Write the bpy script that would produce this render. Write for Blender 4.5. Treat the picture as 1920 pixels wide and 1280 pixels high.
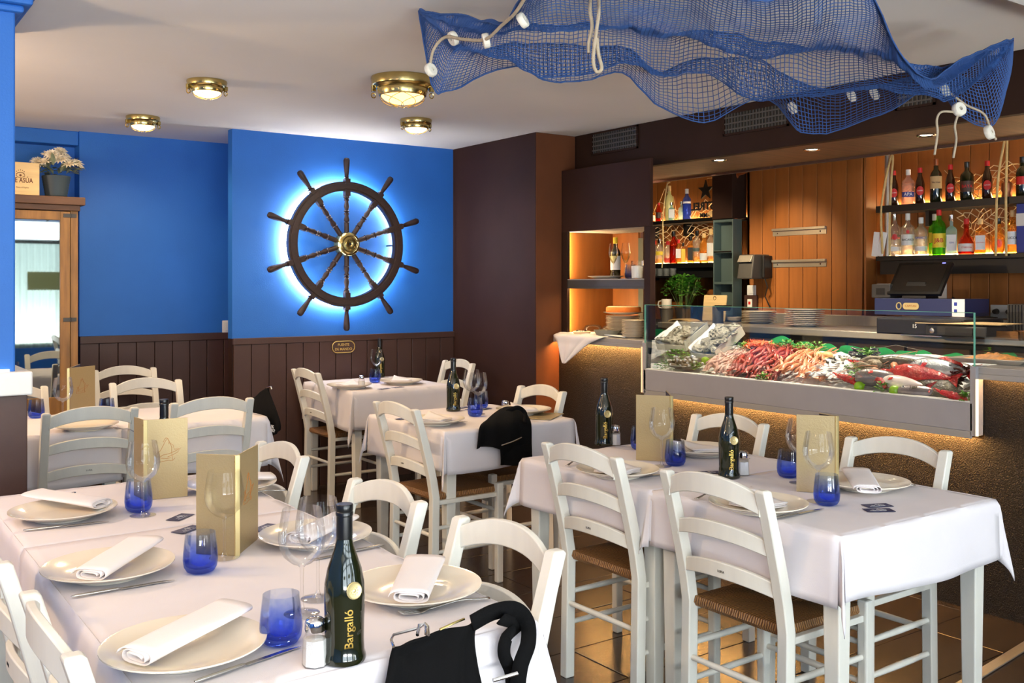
import bpy, bmesh, math, random
from mathutils import Vector, Matrix, Euler, noise
random.seed(7)
SC = bpy.context.scene
COL = SC.collection
PI = math.pi
for o in list(bpy.data.objects):
    bpy.data.objects.remove(o)

# ------------------------------------------------------------------ camera, world, light, exposure
HC = 1.40                                  # eye height
cam = bpy.data.cameras.new('camera'); cam.sensor_width = 36; cam.lens = 34.425
cam.shift_y = -107/1920; cam.clip_start = .05
co = bpy.data.objects.new('camera', cam); COL.objects.link(co)
co.location = (0, 0, HC); co.rotation_euler = (PI/2, 0, -math.radians(35.4577))
SC.camera = co
SC.view_settings.view_transform = 'Standard'; SC.view_settings.look = 'None'
SC.view_settings.exposure = 0.15; SC.view_settings.gamma = 1.0
SC.view_settings.use_curve_mapping = False
w = bpy.data.worlds.new('daylight'); SC.world = w; w.use_nodes = True
w.node_tree.nodes['Background'].inputs[0].default_value = (.80, .90, 1, 1)
w.node_tree.nodes['Background'].inputs[1].default_value = 1.8
SC.cycles.max_bounces = 8; SC.cycles.transparent_max_bounces = 24
SC.cycles.glossy_bounces = 4; SC.cycles.transmission_bounces = 6
SC.cycles.sample_clamp_indirect = 4.0
SC.cycles.caustics_reflective = False; SC.cycles.caustics_refractive = False

def area(name, loc, to, sx, sy, power, col, spread=PI):
    l = bpy.data.lights.new(name, 'AREA'); l.shape = 'RECTANGLE'; l.size = sx; l.size_y = sy
    l.energy = power; l.color = col; l.spread = spread
    o = bpy.data.objects.new(name, l); COL.objects.link(o); o.location = loc
    o.rotation_euler = (Vector(to)-Vector(loc)).to_track_quat('-Z', 'Y').to_euler(); return o
def point(name, loc, power, col, r=.05):
    l = bpy.data.lights.new(name, 'POINT'); l.energy = power; l.color = col; l.shadow_soft_size = r
    o = bpy.data.objects.new(name, l); COL.objects.link(o); o.location = loc; return o
def spot(name, loc, to, power, col, ang=90, blend=.6, r=.03):
    l = bpy.data.lights.new(name, 'SPOT'); l.energy = power; l.color = col; l.shadow_soft_size = r
    l.spot_size = math.radians(ang); l.spot_blend = blend
    o = bpy.data.objects.new(name, l); COL.objects.link(o); o.location = loc
    o.rotation_euler = (Vector(to)-Vector(loc)).to_track_quat('-Z', 'Y').to_euler(); return o
WARM = (1, .66, .34); DAY = (.80, .91, 1)
# daylight entering by the three shop windows in the front wall (behind the camera)
for k, x in enumerate((-.9, 1.0, 2.9)):
    area('window_daylight', (x, -2.26, 1.45), (x, 3, 1.0), 1.66, 1.75, (80, 66, 76)[k], DAY)

    area('ceiling_fill', (x, -2.5, .35), (x, 1.2, 2.2), 1.6, .8, 265, (1, .975, .94))  # added fill, aimed up from outside to brighten the ceiling
# added unseen warm points left of the picture, tinting the ceiling peach
for p_, e_ in (((-1.0, 3.4, 1.85), 80), ((-.9, 5.6, 1.85), 120), ((-1.4, 1.0, 1.85), 16)): point('warm_fill', p_, e_, (1, .68, .38), .10)

# ------------------------------------------------------------------ materials
MATS = {}
def nt(name):
    m = bpy.data.materials.new(name); m.use_nodes = True
    return m, m.node_tree.nodes, m.node_tree.links
def srgb(r, g, b):
    f = lambda c: c/12.92 if c <= .04045 else ((c+.055)/1.055)**2.4
    return (f(r/255), f(g/255), f(b/255), 1)
def mat(name, col, rough=.5, metal=0, bump=0, bs=60, var=0, vs=6, spec=.5, emis=0, stretch=None, coat=0, alpha=1, detail=4, speck=None, trans=0):
    """principled with optional noise colour variation, bump and grain"""
    if name in MATS: return MATS[name]
    m, n, l = nt(name); p = n['Principled BSDF']
    c = srgb(*col)
    p.inputs['Base Color'].default_value = c
    p.inputs['Roughness'].default_value = rough; p.inputs['Metallic'].default_value = metal
    p.inputs['Specular IOR Level'].default_value = spec
    p.inputs['Coat Weight'].default_value = coat
    p.inputs['Transmission Weight'].default_value = trans
    if emis:
        p.inputs['Emission Color'].default_value = c; p.inputs['Emission Strength'].default_value = emis
    if alpha < 1: p.inputs['Alpha'].default_value = alpha
    tc = n.new('ShaderNodeTexCoord'); mp = n.new('ShaderNodeMapping'); l.new(tc.outputs['Object'], mp.inputs[0])
    if stretch: mp.inputs['Scale'].default_value = stretch
    if var:
        t = n.new('ShaderNodeTexNoise'); t.inputs['Scale'].default_value = vs; t.inputs['Detail'].default_value = detail
        l.new(mp.outputs[0], t.inputs['Vector'])
        r = n.new('ShaderNodeValToRGB')
        e = r.color_ramp.elements
        e[0].position = .3; e[1].position = .7
        e[0].color = tuple(x*(1-var) for x in c[:3])+(1,)
        e[1].color = tuple(min(1, x*(1+var)) for x in c[:3])+(1,)
        l.new(t.outputs[0], r.inputs[0]); last = r.outputs[0]
        if speck:
            t2 = n.new('ShaderNodeTexNoise'); t2.inputs['Scale'].default_value = speck[1]; t2.inputs['Detail'].default_value = 3
            l.new(mp.outputs[0], t2.inputs['Vector'])
            r2 = n.new('ShaderNodeValToRGB'); r2.color_ramp.elements[0].position = speck[2]; r2.color_ramp.elements[1].position = speck[2]+.06
            mx = n.new('ShaderNodeMixRGB'); l.new(t2.outputs[0], r2.inputs[0]); l.new(r2.outputs[0], mx.inputs[0])
            l.new(last, mx.inputs[1]); mx.inputs[2].default_value = srgb(*speck[0]); last = mx.outputs[0]
        l.new(last, p.inputs['Base Color'])
    if bump:
        t = n.new('ShaderNodeTexNoise'); t.inputs['Scale'].default_value = bs; t.inputs['Detail'].default_value = 5
        l.new(mp.outputs[0], t.inputs['Vector'])
        b = n.new('ShaderNodeBump'); b.inputs['Strength'].default_value = bump; b.inputs['Distance'].default_value = .01
        l.new(t.outputs[0], b.inputs['Height']); l.new(b.outputs[0], p.inputs['Normal'])
    MATS[name] = m; return m
def thin_glass(name, tint, refl=.9, rough=0.0, grad=None, milk=0):
    """thin clear glass: coloured see-through film plus Fresnel reflection; grad=(z0, z1, tint at foot)"""
    m, n, l = nt(name); n.remove(n['Principled BSDF']); out = n['Material Output']
    tr = n.new('ShaderNodeBsdfTransparent'); gl = n.new('ShaderNodeBsdfGlossy'); gl.inputs['Roughness'].default_value = rough
    fr = n.new('ShaderNodeFresnel'); fr.inputs[0].default_value = 1.5
    mu = n.new('ShaderNodeMath'); mu.operation = 'MULTIPLY'; mu.inputs[1].default_value = refl
    mx = n.new('ShaderNodeMixShader')
    l.new(fr.outputs[0], mu.inputs[0]); l.new(mu.outputs[0], mx.inputs[0]); l.new(tr.outputs[0], mx.inputs[1]); l.new(gl.outputs[0], mx.inputs[2])
    if milk:
        tl = n.new('ShaderNodeBsdfTranslucent'); df = n.new('ShaderNodeBsdfDiffuse'); c3 = tuple(t**3 for t in tint)+(1,)
        tl.inputs[0].default_value = c3; df.inputs[0].default_value = c3
        m2 = n.new('ShaderNodeMixShader'); m2.inputs[0].default_value = .4; l.new(tl.outputs[0], m2.inputs[1]); l.new(df.outputs[0], m2.inputs[2])
        m3 = n.new('ShaderNodeMixShader'); m3.inputs[0].default_value = milk; l.new(tr.outputs[0], m3.inputs[1]); l.new(m2.outputs[0], m3.inputs[2]); l.new(m3.outputs[0], mx.inputs[1])
    l.new(mx.outputs[0], out.inputs[0])
    tr.inputs[0].default_value = tint+(1,)
    if grad:
        tc = n.new('ShaderNodeTexCoord'); s = n.new('ShaderNodeSeparateXYZ'); mr = n.new('ShaderNodeMapRange')
        l.new(tc.outputs['Object'], s.inputs[0]); l.new(s.outputs[2], mr.inputs[0])
        mr.inputs[1].default_value = grad[0]; mr.inputs[2].default_value = grad[1]
        r = n.new('ShaderNodeValToRGB'); r.color_ramp.elements[0].color = grad[2]+(1,); r.color_ramp.elements[1].color = tint+(1,)
        no = n.new('ShaderNodeTexNoise'); no.inputs['Scale'].default_value = 90; l.new(tc.outputs['Object'], no.inputs[0])
        ad = n.new('ShaderNodeMath'); ad.operation = 'MULTIPLY_ADD'; ad.inputs[1].default_value = .35; 
        sb = n.new('ShaderNodeMath'); sb.operation = 'SUBTRACT'; sb.inputs[1].default_value = .17
        l.new(no.outputs[0], ad.inputs[0]); l.new(mr.outputs[0], ad.inputs[2]); l.new(ad.outputs[0], sb.inputs[0])
        l.new(sb.outputs[0], r.inputs[0]); l.new(r.outputs[0], tr.inputs[0])
    return m
def glow(name, col, s):
    m, n, l = nt(name); n.remove(n['Principled BSDF'])
    e = n.new('ShaderNodeEmission'); e.inputs[0].default_value = col+(1,); e.inputs[1].default_value = s
    l.new(e.outputs[0], n['Material Output'].inputs[0]); return m
def banded(name, c1, c2, scale, axis, rough=.6, bump=.6, dist=2.0):
    """strands or grain running across one axis (wave texture)"""
    m, n, l = nt(name); p = n['Principled BSDF']; p.inputs['Roughness'].default_value = rough
    tc = n.new('ShaderNodeTexCoord'); wv = n.new('ShaderNodeTexWave'); wv.wave_type = 'BANDS'; wv.bands_direction = axis
    wv.inputs['Scale'].default_value = scale; wv.inputs['Distortion'].default_value = dist; wv.inputs['Detail'].default_value = 3
    wv.inputs['Detail Scale'].default_value = 1.5
    l.new(tc.outputs['Object'], wv.inputs[0])
    r = n.new('ShaderNodeValToRGB'); r.color_ramp.elements[0].color = srgb(*c1); r.color_ramp.elements[1].color = srgb(*c2)
    l.new(wv.outputs[0], r.inputs[0]); l.new(r.outputs[0], p.inputs['Base Color'])
    b = n.new('ShaderNodeBump'); b.inputs['Strength'].default_value = bump; b.inputs['Distance'].default_value = .004
    l.new(wv.outputs[0], b.inputs['Height']); l.new(b.outputs[0], p.inputs['Normal']); return m

mat('blue_paint', (30, 102, 190), .6, bump=.12, bs=140, var=.05, vs=3)
mat('brown_paint', (68, 43, 35), .5, bump=.08, bs=120, var=.12, vs=5, speck=((110, 80, 66), 14, .72))
mat('pillar_brown', (52, 33, 28), .6, bump=.06, bs=160, var=.10, vs=4, spec=.12)
mat('dark_brown', (46, 30, 24), .55, bump=.05, bs=120, var=.1, vs=5, spec=.12)
mat('bar_orange', (146, 88, 38), .5, bump=.05, bs=90, var=.14, vs=4, stretch=(6, 6, .6))
mat('ceiling_white', (240, 235, 229), .85, bump=.05, bs=120, var=.02, vs=2)
mat('white_wood', (222, 220, 210), .45, bump=.05, bs=60, var=.03, vs=6, stretch=(6, 6, 1))
mat('white_paint', (226, 226, 222), .5)
mat('tile', (52, 43, 37), .22, bump=.05, bs=40, var=.22, vs=4, speck=((70, 58, 49), 30, .62), stretch=(1, 2, 1))
mat('grout', (104, 92, 80), .8)
mat('cloth', (226, 221, 225), .85, bump=.10, bs=500, var=.02, vs=9)
mat('napkin', (236, 230, 230), .85, bump=.12, bs=600)
mat('plate', (236, 226, 208), .14, coat=.3)
mat('steel', (200, 198, 194), .22, metal=1)
mat('brushed_steel', (186, 180, 168), .36, metal=.75, bump=.05, bs=60, var=.08, vs=10, stretch=(1, 40, 1))
mat('chrome', (215, 215, 218), .08, metal=1)
mat('brass', (196, 176, 116), .24, metal=1, bump=.03, bs=40, var=.14, vs=18)
mat('black_cloth', (11, 11, 12), .95, bump=.15, bs=400, spec=.15)
mat('black', (16, 16, 17), .45)
mat('black_gloss', (12, 12, 13), .4)
mat('black_foil', (17, 18, 20), .28)
mat('dark_grey', (60, 58, 56), .5, bump=.04, bs=80)
mat('tray_grey', (150, 148, 152), .42, bump=.03, bs=200, var=.03, vs=9)
mat('counter_grey', (150, 146, 142), .45, bump=.03, bs=200)
mat('slate_green', (72, 88, 86), .5, bump=.04, bs=90)
mat('gold_print', (196, 162, 82), .35, metal=1)
mat('plaque_gold', (214, 182, 104), .35, metal=.25)
mat('pale_gold', (214, 196, 140), .35, metal=.6)
mat('menu_gold', (178, 158, 116), .42, metal=.5, bump=.10, bs=220)
mat('menu_line', (176, 112, 50), .5)
mat('navy_card', (38, 40, 84), .5)
mat('white_print', (225, 225, 225), .6)
mat('black_print', (18, 17, 18), .6)
mat('red_print', (190, 24, 28), .5)
mat('blue_print', (40, 60, 150), .5)
mat('wheel_wood', (46, 28, 24), .48, bump=.12, bs=40, var=.3, vs=12, stretch=(3, 3, 3))
mat('oak', (140, 100, 50), .5, bump=.15, bs=30, var=.3, vs=5, stretch=(7, 7, .7))
mat('oak_dark', (96, 64, 40), .5, bump=.15, bs=30, var=.3, vs=5, stretch=(.7, 7, 7))
mat('pine', (226, 196, 142), .6, var=.10, vs=4, stretch=(1, 1, 14))
mat('mirror_glass', (176, 184, 180), .02, metal=1)
mat('dark_pot', (44, 60, 72), .6)
mat('petal', (250, 238, 214), .7)
mat('sage_leaf', (122, 132, 108), .7, var=.2, vs=20)
mat('leaf', (92, 152, 48), .5, var=.35, vs=30)
mat('leaf_light', (120, 150, 50), .5, var=.3, vs=30)
mat('green_card', (22, 158, 82), .5)
mat('lime', (140, 188, 30), .35, bump=.1, bs=200, coat=.3)
mat('lemon', (238, 206, 50), .35, bump=.1, bs=200, coat=.3)
mat('bread_tan', (226, 178, 112), .35, bump=.08, bs=40, var=.1, vs=20, coat=.3)
mat('oyster', (176, 174, 160), .4, bump=1.0, bs=60, var=.35, vs=40, speck=((66, 68, 58), 50, .56), coat=.3)
mat('crate', (214, 212, 196), .45)
mat('paper', (236, 240, 244), .7, bump=.2, bs=50)
mat('ice', (230, 234, 238), .25, bump=.8, bs=70, var=.06, vs=30, coat=.5)
mat('prawn_red', (164, 58, 50), .3, var=.25, vs=40, coat=.4, bump=.2, bs=120)
mat('prawn_deep', (132, 52, 50), .3, var=.3, vs=40, coat=.4, bump=.2, bs=120)
mat('prawn_pink', (206, 168, 156), .3, var=.18, vs=40, coat=.4, bump=.2, bs=120)
mat('langoustine', (214, 142, 104), .3, var=.22, vs=30, coat=.4, bump=.2, bs=120)
mat('crayfish_orange', (226, 104, 50), .35, var=.2, vs=40, coat=.3)
mat('squid', (226, 226, 228), .2, var=.06, vs=30, coat=.5, speck=((150, 150, 160), 60, .7))
mat('fish_silver', (176, 184, 192), .2, metal=.5, bump=.3, bs=160, var=.25, vs=12, coat=.5, speck=((70, 78, 88), 34, .62))
mat('fish_white', (228, 216, 212), .22, var=.12, vs=16, coat=.5, speck=((206, 120, 110), 14, .64))
mat('fish_red', (186, 30, 30), .25, bump=.8, bs=90, var=.4, vs=26, coat=.5)
mat('fish_dark', (74, 68, 52), .25, bump=.5, bs=120, var=.35, vs=26, coat=.4, speck=((190, 178, 130), 60, .68))
mat('fish_grey', (128, 118, 120), .25, metal=.2, bump=.2, bs=90, var=.25, vs=18, coat=.5)
mat('shell_dark', (48, 50, 52), .25, var=.4, vs=30, coat=.4)
mat('shell_clam', (150, 148, 118), .3, var=.4, vs=40, coat=.3)
mat('barnacle', (130, 118, 96), .5, bump=.8, bs=80, var=.4, vs=40)
mat('black_bowl', (28, 28, 29), .4)
mat('grey_bowl', (120, 120, 112), .4)
mat('cake', (196, 112, 44), .8, bump=.4, bs=120, var=.15, vs=20)
mat('sugar', (240, 222, 190), .9, bump=.3, bs=200)
mat('cork_float', (226, 220, 204), .8, bump=.15, bs=80, var=.05, vs=10)
mat('rope', (176, 160, 136), .9, bump=.4, bs=150, var=.12, vs=40)
mat('jute', (214, 188, 132), .9, bump=.4, bs=150, var=.12, vs=40)
mat('net_blue', (40, 76, 134), .7, var=.14, vs=9)
mat('net_cream', (226, 204, 160), .8)
mat('salt', (238, 236, 232), .9, bump=.3, bs=400)
mat('copper_pipe', (140, 76, 40), .4, metal=.4, var=.2, vs=12)
mat('cardboard', (196, 166, 120), .8)
mat('wood_box', (150, 98, 48), .6, var=.2, vs=6, stretch=(1, 8, 8))
mat('food_orange', (222, 146, 62), .6, var=.4, vs=60, bump=.4, bs=90)
mat('vent_grey', (72, 70, 68), .5)
mat('lit_pillar_brown', (100, 58, 34), .55, bump=.06, bs=140, var=.12, vs=4, spec=.25)
mat('lining', (34, 30, 44), .6)
mat('screen', (34, 31, 29), .25, var=.05, vs=400)
def sheer():
    m, n, l = nt('dimming_sheet'); n.remove(n['Principled BSDF'])
    a = n.new('ShaderNodeBsdfTransparent'); b = n.new('ShaderNodeBsdfTranslucent'); c = n.new('ShaderNodeBsdfDiffuse')
    for q in (b, c): q.inputs[0].default_value = (.24, .27, .25, 1)
    x = n.new('ShaderNodeMixShader'); x.inputs[0].default_value = .35; l.new(b.outputs[0], x.inputs[1]); l.new(c.outputs[0], x.inputs[2])
    y = n.new('ShaderNodeMixShader'); y.inputs[0].default_value = .97; l.new(a.outputs[0], y.inputs[1]); l.new(x.outputs[0], y.inputs[2])
    l.new(y.outputs[0], n['Material Output'].inputs[0]); MATS['dimming_sheet'] = m
sheer()
def stone():
    m, n, l = nt('hammered_stone'); p = n['Principled BSDF']
    tc = n.new('ShaderNodeTexCoord')
    t = n.new('ShaderNodeTexNoise'); t.inputs['Scale'].default_value = 210; t.inputs['Detail'].default_value = 5; t.inputs['Distortion'].default_value = .4
    l.new(tc.outputs['Object'], t.inputs[0])
    r = n.new('ShaderNodeValToRGB'); r.color_ramp.elements[0].position = .35; r.color_ramp.elements[1].position = .7
    r.color_ramp.elements[0].color = srgb(12, 8, 6); r.color_ramp.elements[1].color = srgb(38, 25, 16)
    l.new(t.outputs[0], r.inputs[0]); l.new(r.outputs[0], p.inputs['Base Color'])
    p.inputs['Roughness'].default_value = .5
    p.inputs['Specular IOR Level'].default_value = .35
    b = n.new('ShaderNodeBump'); b.inputs['Strength'].default_value = .8; b.inputs['Distance'].default_value = .008
    l.new(t.outputs[0], b.inputs['Height']); l.new(b.outputs[0], p.inputs['Normal']); MATS['hammered_stone'] = m
stone()
MATS['rush_x'] = banded('rush_x', (98, 62, 32), (164, 116, 62), 36, 'X', .55, .8, 4.0)
MATS['rush_y'] = banded('rush_y', (98, 62, 32), (164, 116, 62), 36, 'Y', .55, .8, 4.0)
MATS['wine_glass'] = thin_glass('wine_glass', (.99, .99, .99), .5)
MATS['pane'] = thin_glass('pane', (.98, .994, .988), .38)
MATS['pane_edge'] = mat('pane_edge', (120, 190, 165), .15, alpha=.75)
MATS['blue_glass'] = thin_glass('blue_glass', (.90, .94, 1.0), .5, grad=(.0, .085, (.28, .42, .98)))
MATS['clear_bottle'] = thin_glass('clear_bottle', (.97, .98, .97), .6, milk=.16)
MATS['blue_bottle'] = thin_glass('blue_bottle', (.50, .62, .98), .6, milk=.3)
MATS['aqua_bottle'] = thin_glass('aqua_bottle', (.80, .95, .99), .6, milk=.3)
MATS['green_bottle'] = thin_glass('green_bottle', (.50, .82, .25), .6, milk=.3)
MATS['amber_bottle'] = thin_glass('amber_bottle', (.98, .80, .46), .6, milk=.25)
MATS['pink_bottle'] = thin_glass('pink_bottle', (.99, .90, .88), .6, milk=.25)
MATS['red_bottle'] = thin_glass('red_bottle', (.80, .30, .22), .6, milk=.3)
MATS['brown_bottle'] = mat('brown_bottle', (46, 22, 12), .08, coat=.6)
MATS['dark_bottle'] = mat('dark_bottle', (26, 30, 14), .09, coat=.5)
MATS['white_wine'] = thin_glass('white_wine', (.95, .90, .66), .5)
MATS['lamp_glass'] = glow('lamp_glass', (1, .60, .20), 3.2)
MATS['lamp_glass_small'] = glow('lamp_glass_small', (1, .74, .40), 8.0)
MATS['led_white'] = glow('led_white', (1, .98, .95), 85)
MATS['led_warm'] = glow('led_warm', (1, .50, .14), 190)
MATS['led_right'] = glow('led_right', (1, .52, .16), 70)
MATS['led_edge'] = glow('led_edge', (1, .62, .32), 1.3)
MATS['led_shelf'] = glow('led_shelf', (1, .68, .32), 60)
MATS['downlight'] = glow('downlight', (1, .80, .50), 25)
MATS['blue_led'] = glow('blue_led', (.2, .2, 1), 3)

# ------------------------------------------------------------------ mesh builder
class M:
    def __init__(s): s.v = []; s.f = []; s.mi = []; s.cur = 0
    def add(s, vs, fs):
        b = len(s.v); s.v += [tuple(x) for x in vs]; s.f += [tuple(i+b for i in f) for f in fs]; s.mi += [s.cur]*len(fs); return s
    def box(s, x0, x1, y0, y1, z0, z1, mx=None):
        vs = [Vector((x, y, z)) for z in (z0, z1) for y in (y0, y1) for x in (x0, x1)]
        if mx: vs = [mx @ q for q in vs]
        return s.add(vs, [(0, 2, 3, 1), (4, 5, 7, 6), (0, 1, 5, 4), (2, 6, 7, 3), (0, 4, 6, 2), (1, 3, 7, 5)])
    def hexa(s, p):      # 8 points: bottom 4 (ccw), top 4 (ccw)
        return s.add(p, [(3, 2, 1, 0), (4, 5, 6, 7), (0, 1, 5, 4), (1, 2, 6, 5), (2, 3, 7, 6), (3, 0, 4, 7)])
    def tube(s, pts, r, n=8, cap=True, closed=False):
        pts = [Vector(p) for p in pts]; m = len(pts); vs = []; fs = []
        up = None
        for i, p in enumerate(pts):
            a = pts[(i-1) % m] if (closed or i) else p; b = pts[(i+1) % m] if (closed or i < m-1) else p
            t = (b-a); t = t.normalized() if t.length > 1e-9 else Vector((0, 0, 1))
            if up is None:
                up = Vector((0, 0, 1)) if abs(t.z) < .9 else Vector((1, 0, 0))
            u = up-t*up.dot(t)
            if u.length < 1e-6: u = t.orthogonal()
            u.normalize(); w_ = t.cross(u); up = u
            rr = r[i] if hasattr(r, '__len__') else r
            for k in range(n):
                a_ = 2*PI*k/n; vs.append(p+(u*math.cos(a_)+w_*math.sin(a_))*rr)
        seg = m if closed else m-1
        for i in range(seg):
            j = (i+1) % m
            for k in range(n):
                k2 = (k+1) % n; fs.append((i*n+k, i*n+k2, j*n+k2, j*n+k))
        if cap and not closed:
            fs.append(tuple(range(n))[::-1]); fs.append(tuple((m-1)*n+k for k in range(n)))
        return s.add(vs, fs)
    def lathe(s, prof, n=24, mx=None, cx=0, cy=0):
        """prof [(r, z)...]; r=0 ends closed as poles"""
        vs = []; idx = []; fs = []
        for r, z in prof:
            if r < 1e-6: idx.append([len(vs)]); vs.append(Vector((cx, cy, z)))
            else:
                idx.append(list(range(len(vs), len(vs)+n)))
                vs += [Vector((cx+r*math.cos(2*PI*k/n), cy+r*math.sin(2*PI*k/n), z)) for k in range(n)]
        for a, b in zip(idx, idx[1:]):
            for k in range(n):
                k2 = (k+1) % n
                if len(a) == 1 and len(b) == 1: continue
                if len(a) == 1: fs.append((a[0], b[k2], b[k]))
                elif len(b) == 1: fs.append((a[k], a[k2], b[0]))
                else: fs.append((a[k], a[k2], b[k2], b[k]))
        if mx: vs = [mx @ q for q in vs]
        return s.add(vs, fs)
    def grid(s, fn, nu, nv, closeu=False, mx=None):
        vs = [Vector(fn(i/nu, j/nv)) for j in range(nv+1) for i in range(nu+(0 if closeu else 1))]
        if mx: vs = [mx @ q for q in vs]
        c = nu if closeu else nu+1; fs = []
        for j in range(nv):
            for i in range(nu):
                i2 = (i+1) % c; fs.append((j*c+i, j*c+i2, (j+1)*c+i2, (j+1)*c+i))
        return s.add(vs, fs)
    def prism(s, poly, z0, z1, mx=None):
        n = len(poly); vs = [Vector((x, y, z0)) for x, y in poly]+[Vector((x, y, z1)) for x, y in poly]
        if mx: vs = [mx @ q for q in vs]
        return s.add(vs, [tuple(range(n))[::-1], tuple(range(n, 2*n))]+[(i, (i+1) % n, (i+1) % n+n, i+n) for i in range(n)])
    def ball(s, c, rx, ry, rz, nu=12, nv=8, mx=None, wob=0):
        def fn(u, v):
            a = 2*PI*u; b = PI*(v-.5); q = Vector((rx*math.cos(b)*math.cos(a), ry*math.cos(b)*math.sin(a), rz*math.sin(b)))
            if wob: q *= 1+wob*noise.noise(q*40+Vector(c)*17)
            return q+Vector(c)
        return s.grid(fn, nu, nv, True, mx)
    def merge(s, o, mx=None):
        vs = [mx @ Vector(q) for q in o.v] if mx else o.v
        k = s.mi[:]; s.add(vs, o.f); s.mi = k+o.mi; return s
    def build(s, name, m, parent=None, smooth=None, bevel=0, loc=None, rot=None, weld=0):
        me = bpy.data.meshes.new(name); me.from_pydata(s.v, [], s.f)
        ms = m if isinstance(m, (list, tuple)) else [m]
        for x in ms: me.materials.append(MATS[x] if isinstance(x, str) else x)
        if len(ms) > 1: me.polygons.foreach_set('material_index', s.mi)
        if weld:
            bm = bmesh.new(); bm.from_mesh(me); bmesh.ops.remove_doubles(bm, verts=bm.verts, dist=weld); bm.to_mesh(me); bm.free()
        if smooth is not None:
            me.polygons.foreach_set('use_smooth', [True]*len(me.polygons))
            if smooth < 180: me.set_sharp_from_angle(angle=math.radians(smooth))
        me.update()
        o = bpy.data.objects.new(name, me); COL.objects.link(o)
        if parent: o.parent = parent
        if loc is not None: o.location = loc
        if rot is not None: o.rotation_euler = rot
        if bevel:
            b = o.modifiers.new('edge', 'BEVEL'); b.width = bevel; b.segments = 2; b.limit_method = 'ANGLE'; b.angle_limit = math.radians(40)
        return o
def T(x=0, y=0, z=0, rx=0, ry=0, rz=0, s=1):
    return Matrix.Translation((x, y, z)) @ Euler((rx, ry, rz)).to_matrix().to_4x4() @ Matrix.Scale(s, 4)
def tag(o, label=None, cat=None, group=None, kind=None):
    if label: o['label'] = label
    if cat: o['category'] = cat
    if group: o['group'] = group
    if kind: o['kind'] = kind
    return o
def thing(name, label, cat, loc=(0, 0, 0), rz=0, group=None):
    o = bpy.data.objects.new(name, None); COL.objects.link(o); o.empty_display_size = .05
    o.location = loc; o.rotation_euler = (0, 0, rz); return tag(o, label, cat, group)
def dup(root, loc, rz=0, label=None, group=None, scale=None):
    r = root.copy(); COL.objects.link(r); r.location = loc; r.rotation_euler = rz if hasattr(rz, '__len__') else (0, 0, rz)
    if label: r['label'] = label
    if group: r['group'] = group
    if scale: r.scale = (scale,)*3 if not hasattr(scale, '__len__') else scale
    for ch in list(root.children):
        c = ch.copy(); COL.objects.link(c); c.parent = r
        for g in list(ch.children):
            d = g.copy(); COL.objects.link(d); d.parent = c
    return r
class Kind:
    """first place() moves the prototype, later ones copy it with its parts"""
    def __init__(s, make): s.make = make; s.p = None
    def place(s, loc, rz, label, group=None, scale=None):
        if s.p is None:
            s.p = s.make(); r = s.p; r.location = loc; r.rotation_euler = rz if hasattr(rz, '__len__') else (0, 0, rz)
            r['label'] = label
            if group: r['group'] = group
            if scale: r.scale = (scale,)*3 if not hasattr(scale, '__len__') else scale
            return r
        return dup(s.p, loc, rz, label, group, scale)
def struct(name, m, ma, parent=None, **k):
    o = m.build(name, ma, parent, **k)
    if parent is None: o['kind'] = 'structure'
    return o
def text_mesh(body, size, depth=.0006, bold=0, space=1.0):
    c = bpy.data.curves.new('lettering', 'FONT'); c.body = body; c.size = size; c.extrude = depth; c.align_x = 'CENTER'; c.align_y = 'CENTER'
    c.offset = bold*size; c.space_character = space; c.resolution_u = 3
    o = bpy.data.objects.new('lettering', c); COL.objects.link(o)
    bpy.context.view_layer.update()
    me = o.to_mesh(); m = M(); m.add([v.co.copy() for v in me.vertices], [tuple(p.vertices) for p in me.polygons])
    o.to_mesh_clear(); bpy.data.objects.remove(o); bpy.data.curves.remove(c); return m
def bent(m, r, vertical=False):
    """wrap flat lettering (x right, y up, z out) round an upright cylinder of radius r facing -y"""
    o = M()
    for x, y, z in m.v:
        a = x/r; o.v.append((math.sin(a)*(r+z), -math.cos(a)*(r+z), y))
    o.f = m.f; o.mi = m.mi; return o
def turned(m, ang):
    o = M(); c, s_ = math.cos(ang), math.sin(ang)
    o.v = [(x*c-y*s_, x*s_+y*c, z) for x, y, z in m.v]; o.f = m.f; o.mi = m.mi; return o
def catmull(p, t):
    n = len(p)-1; x = min(max(t, 0), 1)*n; i = min(int(x), n-1); f = x-i
    a, b, c, d = (Vector(p[max(i-1, 0)]), Vector(p[i]), Vector(p[i+1]), Vector(p[min(i+2, n)]))
    return .5*((2*b)+(c-a)*f+(2*a-5*b+4*c-d)*f*f+(3*b-a-3*c+d)*f**3)
def strip_label(r, z0, z1, a0=-1.2, a1=1.2, n=10):
    """a label wrapped on a bottle, facing -y"""
    m = M(); m.grid(lambda u, v: (math.sin(a0+(a1-a0)*u)*r, -math.cos(a0+(a1-a0)*u)*r, z0+(z1-z0)*v), n, 1); return m
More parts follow.
